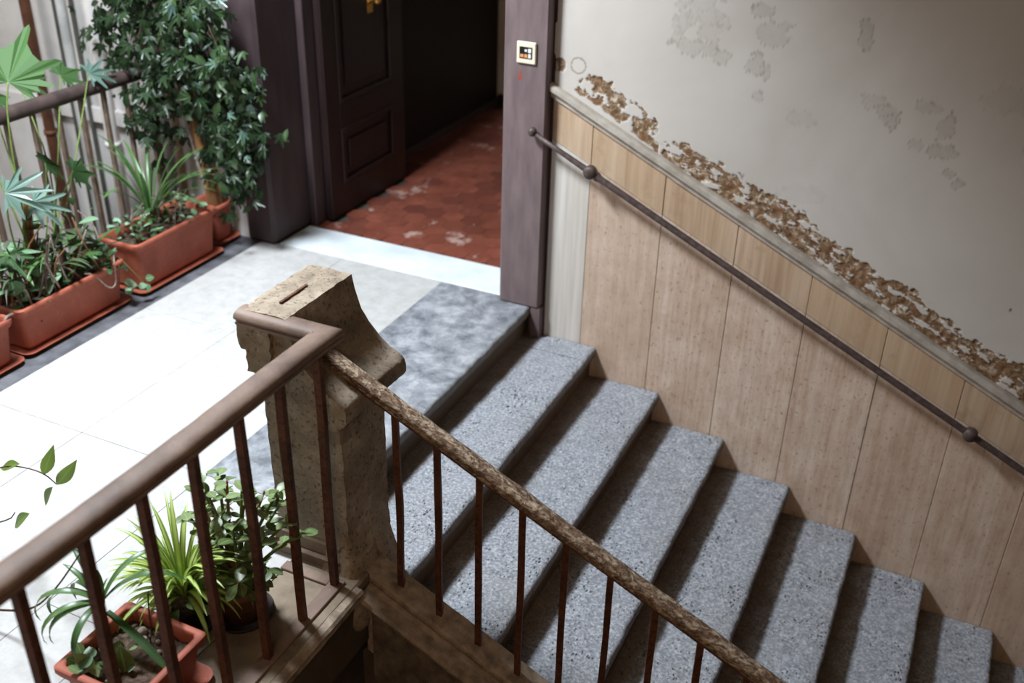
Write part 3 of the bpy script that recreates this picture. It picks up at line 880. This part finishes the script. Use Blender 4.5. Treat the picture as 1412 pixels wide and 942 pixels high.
# stair railing
sr = thing('stair_railing', 'iron balustrade with crackled peeling handrail sloping down the open side of the steps', 'railing', (.36, -1.913, -.13))
SY = -1.992; SZ = .833
n = 150; X = [.160 + (3.85 - .160) * i / n for i in range(n + 1)]
nrm = Vector((-SL, 0, 1)).normalized()
PP = [(x * .72, y * .82) for x, y in RP]
mb = MB(); mb.sweep(PP, X, .0032, frame=lambda i: (Vector((X[i], SY, SZ + SL * X[i] + .006)), Vector((0, 1, 0)), nrm))
obj('handrail', mb, 'peelwood', sr, smooth=40)
mb = MB(); mb.sweep([(-.016, -.012), (-.016, .0), (.016, .0), (.016, -.012)], X, 0, frame=lambda i: (Vector((X[i], SY, SZ + SL * X[i] - .002)), Vector((0, 1, 0)), nrm))
obj('under_bar', mb, 'rust', sr)
for k in range(24):
    x = .4045 + .1445 * k
    if x > 3.8: break
    mb = MB(); square_bar(mb, x, SY, .132 + SL * x, SZ + SL * x - .004, .0205, .3); obj('baluster', mb, 'rust', sr)

# far railing
fr_ = thing('far_railing', 'blurred iron railing with round dark handrail behind the terracotta planters', 'railing', (-2.25, -2.0, 0))
mb = MB(); mb.tube([(-2.25, -4.5 + i * .1, .885) for i in range(46)], .037, 12); obj('handrail', mb, 'farrail', fr_)
y = -.10
while y > -4.4:
    mb = MB(); square_bar(mb, -2.25, y, -.12, .86, .021, .1); obj('baluster', mb, 'fariron', fr_); y -= .1505
mb = MB(); mb.box(-2.262, -2.238, -4.5, -.02, .05, .075); obj('lower_bar', mb, 'fariron', fr_)


# ------------------------------------------------------------------ planters and plants
def planter_box(parent, x0, x1, y0, y1, h, z0=.03, taper=.02, lip=.016, mt='terra', soil=True, saucer=True, cr=.03):
    def ring(i, z, r=None):
        r = cr if r is None else r
        a, b, c, d = x0 + i, x1 - i, y0 + i, y1 - i; o = []
        for cx, cy, s in ((b - r, d - r, 0), (a + r, d - r, 90), (a + r, c + r, 180), (b - r, c + r, 270)):
            for k in range(5): g = radians(s + k * 22.5); o.append((cx + r * cos(g), cy + r * sin(g), z))
        return o
    rings = [ring(taper, z0), ring(.004, z0 + h - .04), ring(-lip * .2, z0 + h - .038), ring(-lip * .6, z0 + h - .02), ring(-lip * .6, z0 + h - .003), ring(-lip * .4, z0 + h), ring(.006, z0 + h), ring(.010, z0 + h - .004), ring(.012, z0 + h - .07)]
    mb = MB(); vs = [v for r_ in rings for v in r_]
    fs = [(j * 20 + i, j * 20 + (i + 1) % 20, (j + 1) * 20 + (i + 1) % 20, (j + 1) * 20 + i) for j in range(len(rings) - 1) for i in range(20)] + [tuple(range(20))]
    mb.add(vs, fs); obj('planter_body', mb, mt, parent, smooth=50)
    if soil:
        mb = MB(); nx, ny = 12, 22; vs = []
        for j in range(ny + 1):
            for i in range(nx + 1):
                x = x0 + .012 + (x1 - x0 - .024) * i / nx; y = y0 + .012 + (y1 - y0 - .024) * j / ny
                vs.append((x, y, z0 + h - .045 + .012 * noise.fractal(Vector((x * 22, y * 22, 0)), .8, 2, 3)))
        mb.add(vs, [(j * (nx + 1) + i, j * (nx + 1) + i + 1, (j + 1) * (nx + 1) + i + 1, (j + 1) * (nx + 1) + i) for j in range(ny) for i in range(nx)], True)
        obj('soil', mb, 'soil', parent)
    if saucer:
        r1 = [ring(.004, .002, .03), ring(-.018, .020, .04), ring(-.022, .024, .04), ring(-.016, .024, .04), ring(-.002, .012, .03)]
        mb = MB(); vs = [v for r_ in r1 for v in r_]
        fs = [(j * 20 + i, j * 20 + (i + 1) % 20, (j + 1) * 20 + (i + 1) % 20, (j + 1) * 20 + i) for j in range(4) for i in range(20)] + [tuple(range(20)), tuple(range(80, 100))]
        mb.add(vs, fs); obj('saucer', mb, mt, parent, smooth=50)
        box1('foot', x0 + taper + .02, x1 - taper - .02, y0 + .04, y1 - .04, .01, z0, mt, parent)


def leaf_mesh(name, outline, mat, bend=.15, fold=.25, thick=0):
    """outline half-widths: list of (t along 0..1, halfwidth); unit length along +Y, normal +Z; rib attribute = distance from midrib"""
    vs = []; rib = []; fs = []; n = len(outline)
    for i, (t, wd) in enumerate(outline):
        zc = -bend * t * t
        vs += [(-wd, t, zc + fold * wd), (0, t, zc), (wd, t, zc + fold * wd)]; rib += [1, 0, 1]
        if i: k = i * 3; fs += [(k - 3, k - 2, k + 1, k), (k - 2, k - 1, k + 2, k + 1)]
    mb = MB(); mb.add(vs, fs, True); mb.at['rib'] = rib
    if thick:
        N = len(vs)
        vs2 = [(x, y, z - thick * (1 if x == 0 else .2)) for x, y, z in vs]
        mb.v += vs2; mb.f += [tuple(N + i for i in reversed(f)) for f in fs]; mb.sm += [True] * len(fs); mb.at['rib'] = rib + rib
    return mb.mesh(name, mat, fix=False)


def lobed_mesh(name, mat, lobes, reach, base=.28, droop=.25, wid=.5):
    """palmate/lobed blade as a fan: tips at given angles (deg from +Y) and reach, with sinuses between"""
    pts = [(0, 0)]; an = [-a for a in []]
    ang = sorted(zip(lobes, reach)); out = []
    for i, (a, rr) in enumerate(ang):
        for da, f in ((-wid * 14, .62), (-wid * 6, .9), (0, 1), (wid * 6, .9), (wid * 14, .62)):
            out.append((a + da, rr * f))
        if i < len(ang) - 1: out.append(((a + ang[i + 1][0]) / 2, base))
    vs = [(0, 0, 0)]; rib = [0]
    for a, rr in out:
        x, y = rr * sin(radians(a)), rr * cos(radians(a)) + .12
        vs.append((x, y, -droop * (x * x + y * y) + .03 * sin(a * .3))); rib.append(min(1, rr))
    mb = MB(); mb.add(vs, [(0, i, i + 1) for i in range(1, len(vs) - 1)], False); mb.at['rib'] = [1] * len(vs); mb.at['rib'][0] = 0
    return mb.mesh(name, mat, fix=False)


def ell(w_, n=7, p=.9, q=1.1):
    return [(i / n, w_ * (sin(pi * min(1, (i / n)) ** p) ** q) + .002) for i in range(n + 1)]


LM = dict(
    small=[leaf_mesh('leaf', ell(.30), M['L_tree'], .2), leaf_mesh('leaf', ell(.24), M['L_blue'], .25)],
    tree=[lobed_mesh('leaf', M['L_tree'], [-80, -42, 0, 42, 80], [.55, .8, 1, .8, .55], .42, .25, .8), leaf_mesh('leaf', ell(.26), M['L_tree'], .3),
          lobed_mesh('leaf', M['L_blue'], [-70, -35, 0, 35, 70], [.5, .75, .95, .75, .5], .40, .3, .8), leaf_mesh('leaf', ell(.22), M['L_tree'], .15)],
    ivy=[leaf_mesh('leaf', ell(.42, 6, .8, .8), M['L_ivy'], .15, .1), leaf_mesh('leaf', ell(.36, 6, .8, .8), M['L_mon'], .15, .1)],
    dark=[leaf_mesh('leaf', ell(.2), M['L_dark'], .3), leaf_mesh('leaf', ell(.12), M['L_strap'], .4)],
    vine=[leaf_mesh('leaf', ell(.14), M['L_vine'], .12, .3)],
    jade=[leaf_mesh('leaf', ell(.30, 7, 1.25, .75), M['L_jade'], .10, .15, .06)],
    mon=[lobed_mesh('leaf', M['L_mon'], [-125, -88, -52, 0, 52, 88, 125], [.5, .68, .85, 1.05, .85, .68, .5], .52, .22, .62)],
    monb=[lobed_mesh('leaf', M['L_blue'], [-110, -70, -35, 0, 35, 70, 110], [.6, .8, .95, 1, .95, .8, .6], .36, .25, .5)],
)


def orient(pos, d, size, up=None, roll=0, wscale=1):
    d = Vector(d).normalized(); up = Vector(up) if up is not None else Vector((0, 0, 1))
    if abs(d.dot(up.normalized())) > .97: up = Vector((1, .3, 0))
    x = d.cross(up).normalized(); z = x.cross(d).normalized()
    M3 = Matrix((x, d, z)).transposed().to_4x4()
    return Matrix.Translation(pos) @ M3 @ Matrix.Rotation(roll, 4, 'Y') @ Matrix.Diagonal((size * wscale, size, size, 1))


def rdir(zb=0, spread=1):
    v = Vector((random.gauss(0, spread), random.gauss(0, spread), random.gauss(zb, .5))); return v.normalized()


def strap(parent, base, dirv, L, wd, mat, droop=1.0, name='leaf', n=12, rise=.5):
    """arching strap leaf as its own mesh: rises then bows over"""
    base = Vector(base); h = Vector((dirv[0], dirv[1], 0)).normalized(); side = h.cross(Vector((0, 0, 1)))
    vs = []; rib = []; p = base.copy(); ang = rise
    for i in range(n + 1):
        t = i / n; ww = wd * (.55 + .9 * t) * (1 - t ** 3) if t < 1 else .0005; ww = max(ww, .0005)
        up = h * (-sin(ang)) + Vector((0, 0, cos(ang)))
        vs += [p - side * ww + up * ww * .35, p, p + side * ww + up * ww * .35]; rib += [1, 0, 1]
        p = p + (h * cos(ang) + Vector((0, 0, sin(ang)))) * (L / n); ang -= droop / n * (.5 + 1.2 * t)
    fs = []
    for i in range(n): k = i * 3; fs += [(k, k + 1, k + 4, k + 3), (k + 1, k + 2, k + 5, k + 4)]
    mb = MB(); mb.add(vs, fs, True); mb.at['rib'] = rib
    me = mb.mesh(name, M[mat] if isinstance(mat, str) else mat, fix=False)
    return put(name, me, parent)


def stem(parent, pts, r0, r1, mt, name='stem', seg=6):
    mb = MB(); n = len(pts)
    # smooth the path
    P_ = [Vector(p) for p in pts]
    for _ in range(2):
        Q = [P_[0]]
        for a, b in zip(P_, P_[1:]): Q += [a * .75 + b * .25, a * .25 + b * .75]
        Q.append(P_[-1]); P_ = Q
    n = len(P_); mb.tube(P_, [r0 + (r1 - r0) * i / (n - 1) for i in range(n)], seg)
    return obj(name, mb, mt, parent), P_


# --- two long planters and a square one along the far railing
plA = thing('planter', 'long terracotta planter, nearest full one under the far railing, crowded with dark stems', 'planter', (-1.87, -1.21, 0), 'terracotta planters lined up under the far railing')
planter_box(plA, -1.975, -1.765, -1.53, -.915, .20)
plB = thing('planter', 'long terracotta planter farther back by the door, with grassy plant and small succulents', 'planter', (-1.88, -.54, 0), 'terracotta planters lined up under the far railing')
planter_box(plB, -1.99, -1.745, -.835, -.25, .24)
plC = thing('planter', 'terracotta planter cut by the left picture edge beside the long crowded planter', 'planter', (-1.87, -1.75, 0), 'terracotta planters lined up under the far railing')
planter_box(plC, -1.98, -1.755, -2.05, -1.585, .20)

# planter A: tangle of stems, lobed plants, ivy
for k in range(36):
    x = random.uniform(-1.95, -1.80); y = random.uniform(-1.50, -.98)
    p = Vector((x, y, .18)); q = p + Vector((random.uniform(-.08, .10), random.uniform(-.15, .15), random.uniform(.12, .34)))
    m_ = (p + q) / 2 + Vector((random.uniform(-.05, .05), random.uniform(-.05, .05), .05))
    stem(plA, [p, m_, q], .006, .003, random.choice(['dry', 'twig', 'twig', 'bark']))
for k in range(120):
    p = Vector((random.uniform(-1.98, -1.78), random.uniform(-1.52, -.93), random.uniform(.18, .42) if random.random() < .75 else random.uniform(.3, .55)))
    put('leaf', random.choice(LM['dark'] + LM['dark'] + LM['ivy']), plA, orient(p, rdir(.3), random.uniform(.05, .12)))
for k in range(26):
    b = Vector((random.uniform(-1.92, -1.85), random.uniform(-1.45, -1.05), .22)); a = random.uniform(0, 2 * pi)
    strap(plA, b, (cos(a), sin(a)), random.uniform(.22, .42), random.uniform(.006, .011), random.choice(['L_strap', 'L_dark', 'L_strap']), random.uniform(1.2, 2.2), rise=random.uniform(.9, 1.35))
for k in range(34):
    p = Vector((random.uniform(-1.86, -1.76), random.uniform(-1.10, -.93), random.uniform(.215, .29)))
    put('leaf', random.choice(LM['ivy']), plA, orient(p, rdir(.2), random.uniform(.03, .05)))
# looping white stem and hanging sprig over the front
stem(plA, [(-1.80, -1.12, .23), (-1.765, -1.10, .23), (-1.73, -1.06, .14), (-1.73, -1.01, .14), (-1.755, -.98, .22), (-1.78, -.95, .26)], .004, .004, 'dry')
stem(plA, [(-1.78, -.96, .25), (-1.745, -.95, .2), (-1.735, -.955, .1)], .002, .0015, 'gstem')
stem(plA, [(-1.78, -.93, .25), (-1.74, -.90, .18), (-1.70, -.87, .10)], .002, .0015, 'gstem')
for q in [(-1.735, -.955, .13), (-1.73, -.95, .10), (-1.735, -.96, .075), (-1.73, -.94, .115), (-1.70, -.87, .10), (-1.695, -.86, .12), (-1.71, -.88, .085), (-1.69, -.865, .095)]:
    put('leaf', LM['ivy'][0], plA, orient(Vector(q), Vector((random.uniform(.3, 1), random.uniform(-1, 1), random.uniform(-.5, .4))), .042, (1, -.5, .6)))
# tall philodendron with big lobed leaves
for pts, tipd, sz, kind in [
    ([(-1.93, -1.30, .2), (-1.95, -1.26, .6), (-1.95, -1.23, 1.0), (-1.96, -1.18, 1.12)], (-.1, .45, .55), .26, 'mon'),
    ([(-1.92, -1.33, .2), (-1.93, -1.36, .5), (-1.93, -1.34, .68)], (.6, .4, .1), .17, 'monb'),
    ([(-1.92, -1.28, .2), (-1.94, -1.3, .5), (-1.92, -1.22, .60)], (.7, .7, -.3), .15, 'monb'),
    ([(-1.94, -1.25, .2), (-2.0, -1.2, .6), (-2.30, -1.02, .97)], (-.1, 1, -.1), .13, 'mon'),
    ([(-1.94, -1.2, .2), (-2.0, -1.0, .6), (-2.33, -.82, .97)], (.2, .9, .2), .13, 'mon'),
    ([(-1.94, -1.2, .2), (-2.05, -.95, .6), (-2.30, -.60, .97)], (.1, .9, .15), .13, 'mon'),
    ([(-1.94, -1.2, .2), (-2.05, -.85, .6), (-2.24, -.48, .96)], (.3, .8, .1), .13, 'monb'),
    ([(-1.94, -1.25, .2), (-2.02, -1.25, .6), (-2.28, -1.2, .96)], (.3, -.9, -.1), .12, 'mon'),
    ([(-1.92, -1.4, .2), (-1.92, -1.42, .4), (-1.86, -1.45, .45)], (.9, -.3, -.3), .12, 'mon'),
    ([(-1.94, -1.2, .2), (-2.0, -1.02, .5), (-2.02, -.88, .62)], (.2, .9, -.3), .13, 'mon'),
    ([(-1.93, -1.3, .2), (-2.0, -1.1, .4), (-1.98, -1.06, .72)], (-.1, .9, -.3), .12, 'mon')]:
    stem(plA, pts, .006, .003, 'gstem')
    put('leaf', LM[kind][0], plA, orient(Vector(pts[-1]), Vector(tipd), sz, (.6, -.6, .8)))
for k, y in enumerate((-1.28, -1.26)):
    stem(plA, [(-1.93, y, .18), (-1.95, y + .01, .35), (-1.93, y + .03, .6)], .014, .008, 'bark')

# planter B: grassy plant, small succulents
for k in range(30):
    a = random.uniform(0, 2 * pi)
    strap(plB, (-1.93 + .02 * cos(a), -.52 + .02 * sin(a), .30), (cos(a) + .1, sin(a)), random.uniform(.28, .52), random.uniform(.007, .012), 'L_strap', random.uniform(.5, 1.6), rise=random.uniform(.7, 1.45))
for k in range(130):
    p = Vector((random.uniform(-1.97, -1.76), random.uniform(-.81, -.27), random.uniform(.235, .33)))
    put('leaf', random.choice(LM['ivy'] + LM['dark'][:1]), plB, orient(p, rdir(.6), random.uniform(.03, .055)))
for k in range(12):
    x, y = random.uniform(-1.95, -1.80), random.uniform(-.78, -.3)
    stem(plB, [(x, y, .22), (x + random.uniform(-.03, .03), y + random.uniform(-.03, .03), .3), (x + random.uniform(-.06, .06), y + random.uniform(-.06, .06), .40)], .004, .002, 'dry')
# planter C
for k in range(50):
    p = Vector((random.uniform(-1.96, -1.78), random.uniform(-2.0, -1.60), random.uniform(.20, .28)))
    put('leaf', random.choice(LM['dark'] + LM['ivy']), plC, orient(p, rdir(.4), random.uniform(.04, .08)))
stem(plC, [(-1.76, -1.62, .22), (-1.755, -1.6, .245), (-1.765, -1.56, .235), (-1.80, -1.55, .22)], .006, .005, 'dry')

# --- tree by the door
tree = thing('potted_tree', 'bushy potted tree with drooping dark green leaves beside the door frame', 'tree', (-1.88, -.14, 0))
planter_box(tree, -1.98, -1.80, -.195, -.035, .20)
T = [(-1.87, -.11, .18), (-1.89, -.12, .45), (-1.92, -.14, .75), (-1.91, -.14, 1.1), (-1.92, -.15, 1.6)]
stem(tree, T, .038, .022, 'bark', 'trunk', 10)
stem(tree, [(-1.85, -.13, .18), (-1.91, -.15, .40), (-1.955, -.15, .65), (-1.96, -.2, .95)], .010, .008, 'dry', 'branch')
stem(tree, [(-1.84, -.09, .18), (-1.84, -.11, .5), (-1.87, -.16, .8), (-1.85, -.2, 1.1)], .014, .010, 'bark', 'branch')
rng = random.Random(11)
branches = []
ends = [(-1.50, -.22, .95), (-1.48, -.20, .72), (-1.56, -.20, .50), (-1.66, -.18, .34), (-1.62, -.24, .62), (-1.55, -.30, 1.1), (-1.70, -.26, .9), (-1.75, -.30, 1.2), (-2.10, -.25, .60), (-2.2, -.22, .70), (-2.28, -.2, .95),
        (-2.44, -.18, 1.10), (-2.30, -.25, 1.2), (-2.1, -.30, 1.05), (-1.98, -.30, 1.0), (-2.0, -.30, 1.35), (-1.6, -.26, 1.35), (-1.8, -.3, 1.5), (-2.2, -.25, 1.4), (-1.80, -.30, 1.05), (-2.08, -.28, .80), (-1.54, -.14, .82), (-1.52, -.18, .60), (-1.60, -.2, .42), (-2.15, -.24, 1.3)]
for e_ in ends:
    e_ = Vector(e_); z0 = min(1.45, max(.6, e_.z + rng.uniform(.1, .35)))
    s0 = Vector((-1.91, -.14, z0)); mid = (s0 + e_) / 2 + Vector((0, 0, .12))
    o, P_ = stem(tree, [s0, mid, e_], .006, .002, 'twig', 'branch', 5)
    branches.append(P_)
spots = []
for P_ in branches:
    for q in range(62):
        t = rng.random() ** .55; c = P_[min(len(P_) - 1, int(t * len(P_)))]
        spots.append(c + Vector((rng.gauss(0, .055), rng.gauss(0, .05), rng.gauss(-.01, .06))))
rng.shuffle(spots)
camp = Vector((1.8, -4.2, 2.35))
ok = [p for p in spots if p.y < -.085 and not (p.x > -1.76 and p.y > -.05)]
ok.sort(key=lambda p: (p - camp).length)
stuff = MB(); stuff.at['rib'] = []
for i, p in enumerate(ok):
    d = Vector((rng.gauss(0, .6) + (p.x + 1.91) * .8, min(.1, rng.gauss(-.25, .4)), rng.gauss(-.75, .4)))
    me = rng.choice(LM['tree'][:2] + [LM['tree'][0], LM['tree'][0], LM['tree'][1], LM['tree'][2]])
    M4 = orient(p, d, rng.uniform(.042, .078), (.4, -.8, .6), rng.uniform(-.6, .6))
    if i < 285: put('leaf', me, tree, M4)
    else:
        k = len(stuff.v)
        stuff.v += [tuple(M4 @ v_.co) for v_ in me.vertices]; stuff.f += [tuple(k + j for j in pl.vertices) for pl in me.polygons]
        stuff.sm += [True] * len(me.polygons); stuff.at['rib'] += [.8] * len(me.vertices)
me = stuff.mesh('foliage', M['L_tree'], fix=False); o = put('foliage', me, tree); o['kind'] = 'stuff'

# --- near pots on the landing edge
nb = thing('planter', 'square terracotta planter in the foreground with strappy plant and bare soil', 'planter', (0, -2.77, 0))
planter_box(nb, -.130, .140, -2.905, -2.64, .150, lip=.02, taper=.025, cr=.014)
for c, rr in (((-.045, -2.68, .142), .016), ((-.022, -2.70, .140), .012), ((.05, -2.72, .14), .009), ((.02, -2.69, .14), .008)):
    mb = MB(); mb.lathe([(.001, -rr), (rr * .8, -rr * .6), (rr, 0), (rr * .7, rr * .6), (.001, rr * .8)], c, 7)
    obj('pebble', mb, 'dry', nb)
cr = Vector((-.115, -2.735, .27))
stem(nb, [(-.06, -2.80, .14), (-.09, -2.77, .20), cr], .008, .006, 'gstem')
for (dx, dy, L, wd, rise, dr) in [(-.9, .35, .20, .010, 1.0, 1.2), (-1, .1, .17, .008, .8, .9), (-1, -.2, .26, .011, .4, 2.4), (-.9, -.5, .27, .010, .7, 2.8), (-1, .2, .22, .008, .5, 2.6), (-.6, -.9, .24, .010, .5, 2.6), (.4, .9, .26, .009, 1.1, 2.0), (.9, .6, .28, .010, .9, 1.8), (-.8, -.9, .22, .012, .2, 2.2), (.2, -1, .2, .010, .4, 2.2), (-.5, .6, .10, .010, 1.4, .4), (.3, .3, .09, .008, 1.4, .4)]:
    strap(nb, cr, (dx, dy), L, wd * 1.35, 'L_strap', dr, rise=rise)
strap(nb, cr + Vector((.01, 0, -.03)), (1, -.12), .27, .015, 'L_mon', .5, rise=-.25)
for (x, y, z, d, s_) in [(.0, -2.84, .16, (.1, -.2, -.9), .09), (-.06, -2.86, .17, (-.2, -.4, .9), .06), (.03, -2.86, .17, (.2, -.2, .8), .06), (-.09, -2.86, .16, (-.5, -.5, .7), .05), (.0, -2.8, .22, (.2, -.2, -.9), .10), (-.03, -2.87, .18, (-.9, .1, .4), .06)]:
    put('leaf', LM['jade'][0], nb, orient((x, y, z), d, s_, (.5, -.6, .6)))
for k in range(26):
    p = Vector((random.uniform(-.12, .03), random.uniform(-2.9, -2.78), random.uniform(.14, .20)))
    put('leaf', random.choice(LM['jade'] + LM['ivy']), nb, orient(p, rdir(.7), random.uniform(.025, .055)))
stem(nb, [(-.02, -2.67, .14), (-.022, -2.665, .22), (-.015, -2.66, .29)], .0025, .002, 'twig')
stem(nb, [(-.02, -2.68, .14), (.0, -2.70, .15), (-.01, -2.70, .17)], .003, .002, 'twig')


def round_pot(parent, c, r, h, mt, saucer=None):
    mb = MB(); mb.lathe([(.001, .012), (r * .74, .012), (r * .94, h - .03), (r, h - .028), (r * 1.02, h - .002), (r * .97, h), (r * .92, h - .004), (r * .88, h - .04)], (c[0], c[1], 0), 28)
    obj('pot', mb, mt, parent)
    mb = MB(); mb.lathe([(.001, h - .02), (r * .5, h - .017), (r * .9, h - .024)], (c[0], c[1], 0), 20); obj('soil', mb, 'soil', parent)
    mb = MB(); mb.lathe([(.001, .003), (r * .95, .003), (r * 1.12, .024), (r * 1.15, .024), (r * 1.16, .020), (r * 1.0, .0)], (c[0], c[1], 0), 28); obj('saucer', mb, saucer or mt, parent)


# spider plant
SP = (-.055, -2.495)
sp = thing('spider_plant', 'lime green spider plant fountaining from a small dark pot beside the terracotta planter', 'plant', (SP[0], SP[1], 0))
round_pot(sp, SP, .075, .13, 'plastic')
for k in range(120):
    a = random.uniform(0, 2 * pi); up_ = random.random()
    L = random.uniform(.15, .27) if up_ < .6 else random.uniform(.22, .34)
    strap(sp, (SP[0] + .012 * cos(a), SP[1] + .012 * sin(a), .125), (cos(a), sin(a)), L, random.uniform(.006, .011), 'L_lime', random.uniform(1.3, 2.6) if up_ < .6 else random.uniform(.8, 1.7), rise=random.uniform(.7, 1.3) if up_ < .6 else random.uniform(1.15, 1.5))
for k in range(46):
    a = random.uniform(0, 2 * pi); rr = random.uniform(.045, .10); p = Vector((SP[0] + rr * cos(a), SP[1] + rr * sin(a), .15 - .4 * (rr - .05)))
    put('leaf', LM['jade'][0], sp, orient(p, (cos(a) + random.gauss(0, .4), sin(a), random.uniform(-.4, .6)), random.uniform(.03, .055)))

# jade plant
JP = (.065, -2.385)
jd = thing('jade_plant', 'bushy jade plant with rounded leaves in a brown pot beside the pier', 'plant', (JP[0], JP[1], 0))
round_pot(jd, JP, .085, .15, 'brownpot', 'plastic')
rng = random.Random(5)
tips = [(-.13, -2.36, .33), (-.05, -2.36, .47), (.0, -2.40, .50), (.05, -2.36, .52), (.10, -2.36, .50), (.16, -2.33, .50), (.21, -2.33, .52), (.20, -2.30, .46), (.24, -2.34, .42), (.18, -2.4, .36), (-.08, -2.42, .40), (.0, -2.45, .36), (.12, -2.44, .42), (-.10, -2.34, .42), (.22, -2.42, .30), (.05, -2.48, .30), (.06, -2.3, .44), (-.02, -2.32, .50), (.15, -2.48, .26), (.26, -2.30, .36)]
for tp in tips:
    tp = Vector(tp); tp.z -= .02; b0 = Vector((JP[0] + rng.uniform(-.02, .02), JP[1] + rng.uniform(-.02, .02), .13)); mid = b0.lerp(tp, .5) + Vector((0, 0, .02))
    o, P_ = stem(jd, [b0, mid, tp], .008, .003, rng.choice(['gstem', 'bark']), 'branch', 6)
    n = len(P_)
    for q in range(17):
        i_ = int(n - 1 - (q / 10) ** 1.3 * n * .55); c = P_[max(1, i_)]
        d = Vector((rng.gauss(0, 1), rng.gauss(0, 1), rng.gauss(.35, .5))); put('leaf', LM['jade'][0], jd, orient(c, d, rng.uniform(.034, .062)))
for k in range(26):
    a = rng.uniform(0, 2 * pi); p = Vector((JP[0] + .06 * cos(a), JP[1] + .06 * sin(a), rng.uniform(.14, .18)))
    put('leaf', LM['jade'][0], jd, orient(p, (cos(a), sin(a), rng.uniform(-.4, .6)), rng.uniform(.035, .06)))

# trailing vine coming in from the left, rooted in a pot out of frame
vp = (-.95, -2.93)
vn = thing('trailing_vine', 'thin bare vine twigs with a few green leaves crossing the white floor at left', 'plant', (vp[0], vp[1], 0))
round_pot(vn, vp, .10, .18, 'terra')
stem(vn, [(vp[0], vp[1], .16), (-.88, -2.7, .36), (-.742, -2.5, .38), (-.646, -2.5, .412), (-.547, -2.5, .42), (-.5, -2.5, .392)], .003, .0018, 'twig', 'twig')
stem(vn, [(vp[0] + .02, vp[1] + .02, .16), (-.72, -2.8, .06), (-.556, -2.75, .064), (-.403, -2.75, .13), (-.284, -2.75, .256), (-.182, -2.75, .392), (-.083, -2.75, .531), (-.005, -2.75, .657)], .005, .0012, 'twig', 'twig')
stem(vn, [(vp[0], vp[1], .16), (-.86, -2.7, .2), (-.77, -2.5, .15), (-.73, -2.5, .2)], .003, .0018, 'twig', 'twig')
for p, q, s_ in [((-.55, -2.5, .41), (-.48, -2.5, .53), 0), ((-.50, -2.5, .39), (-.40, -2.5, .50), 0), ((-.52, -2.5, .375), (-.60, -2.5, .27), 0), ((-.646, -2.5, .42), (-.76, -2.5, .37), 0), ((-.66, -2.5, .22), (-.78, -2.5, .12), 0)]:
    p, q = Vector(p), Vector(q)
    put('leaf', LM['vine'][0], vn, orient(p, q - p, (q - p).length, (.5, -.8, .6), .5, 1))
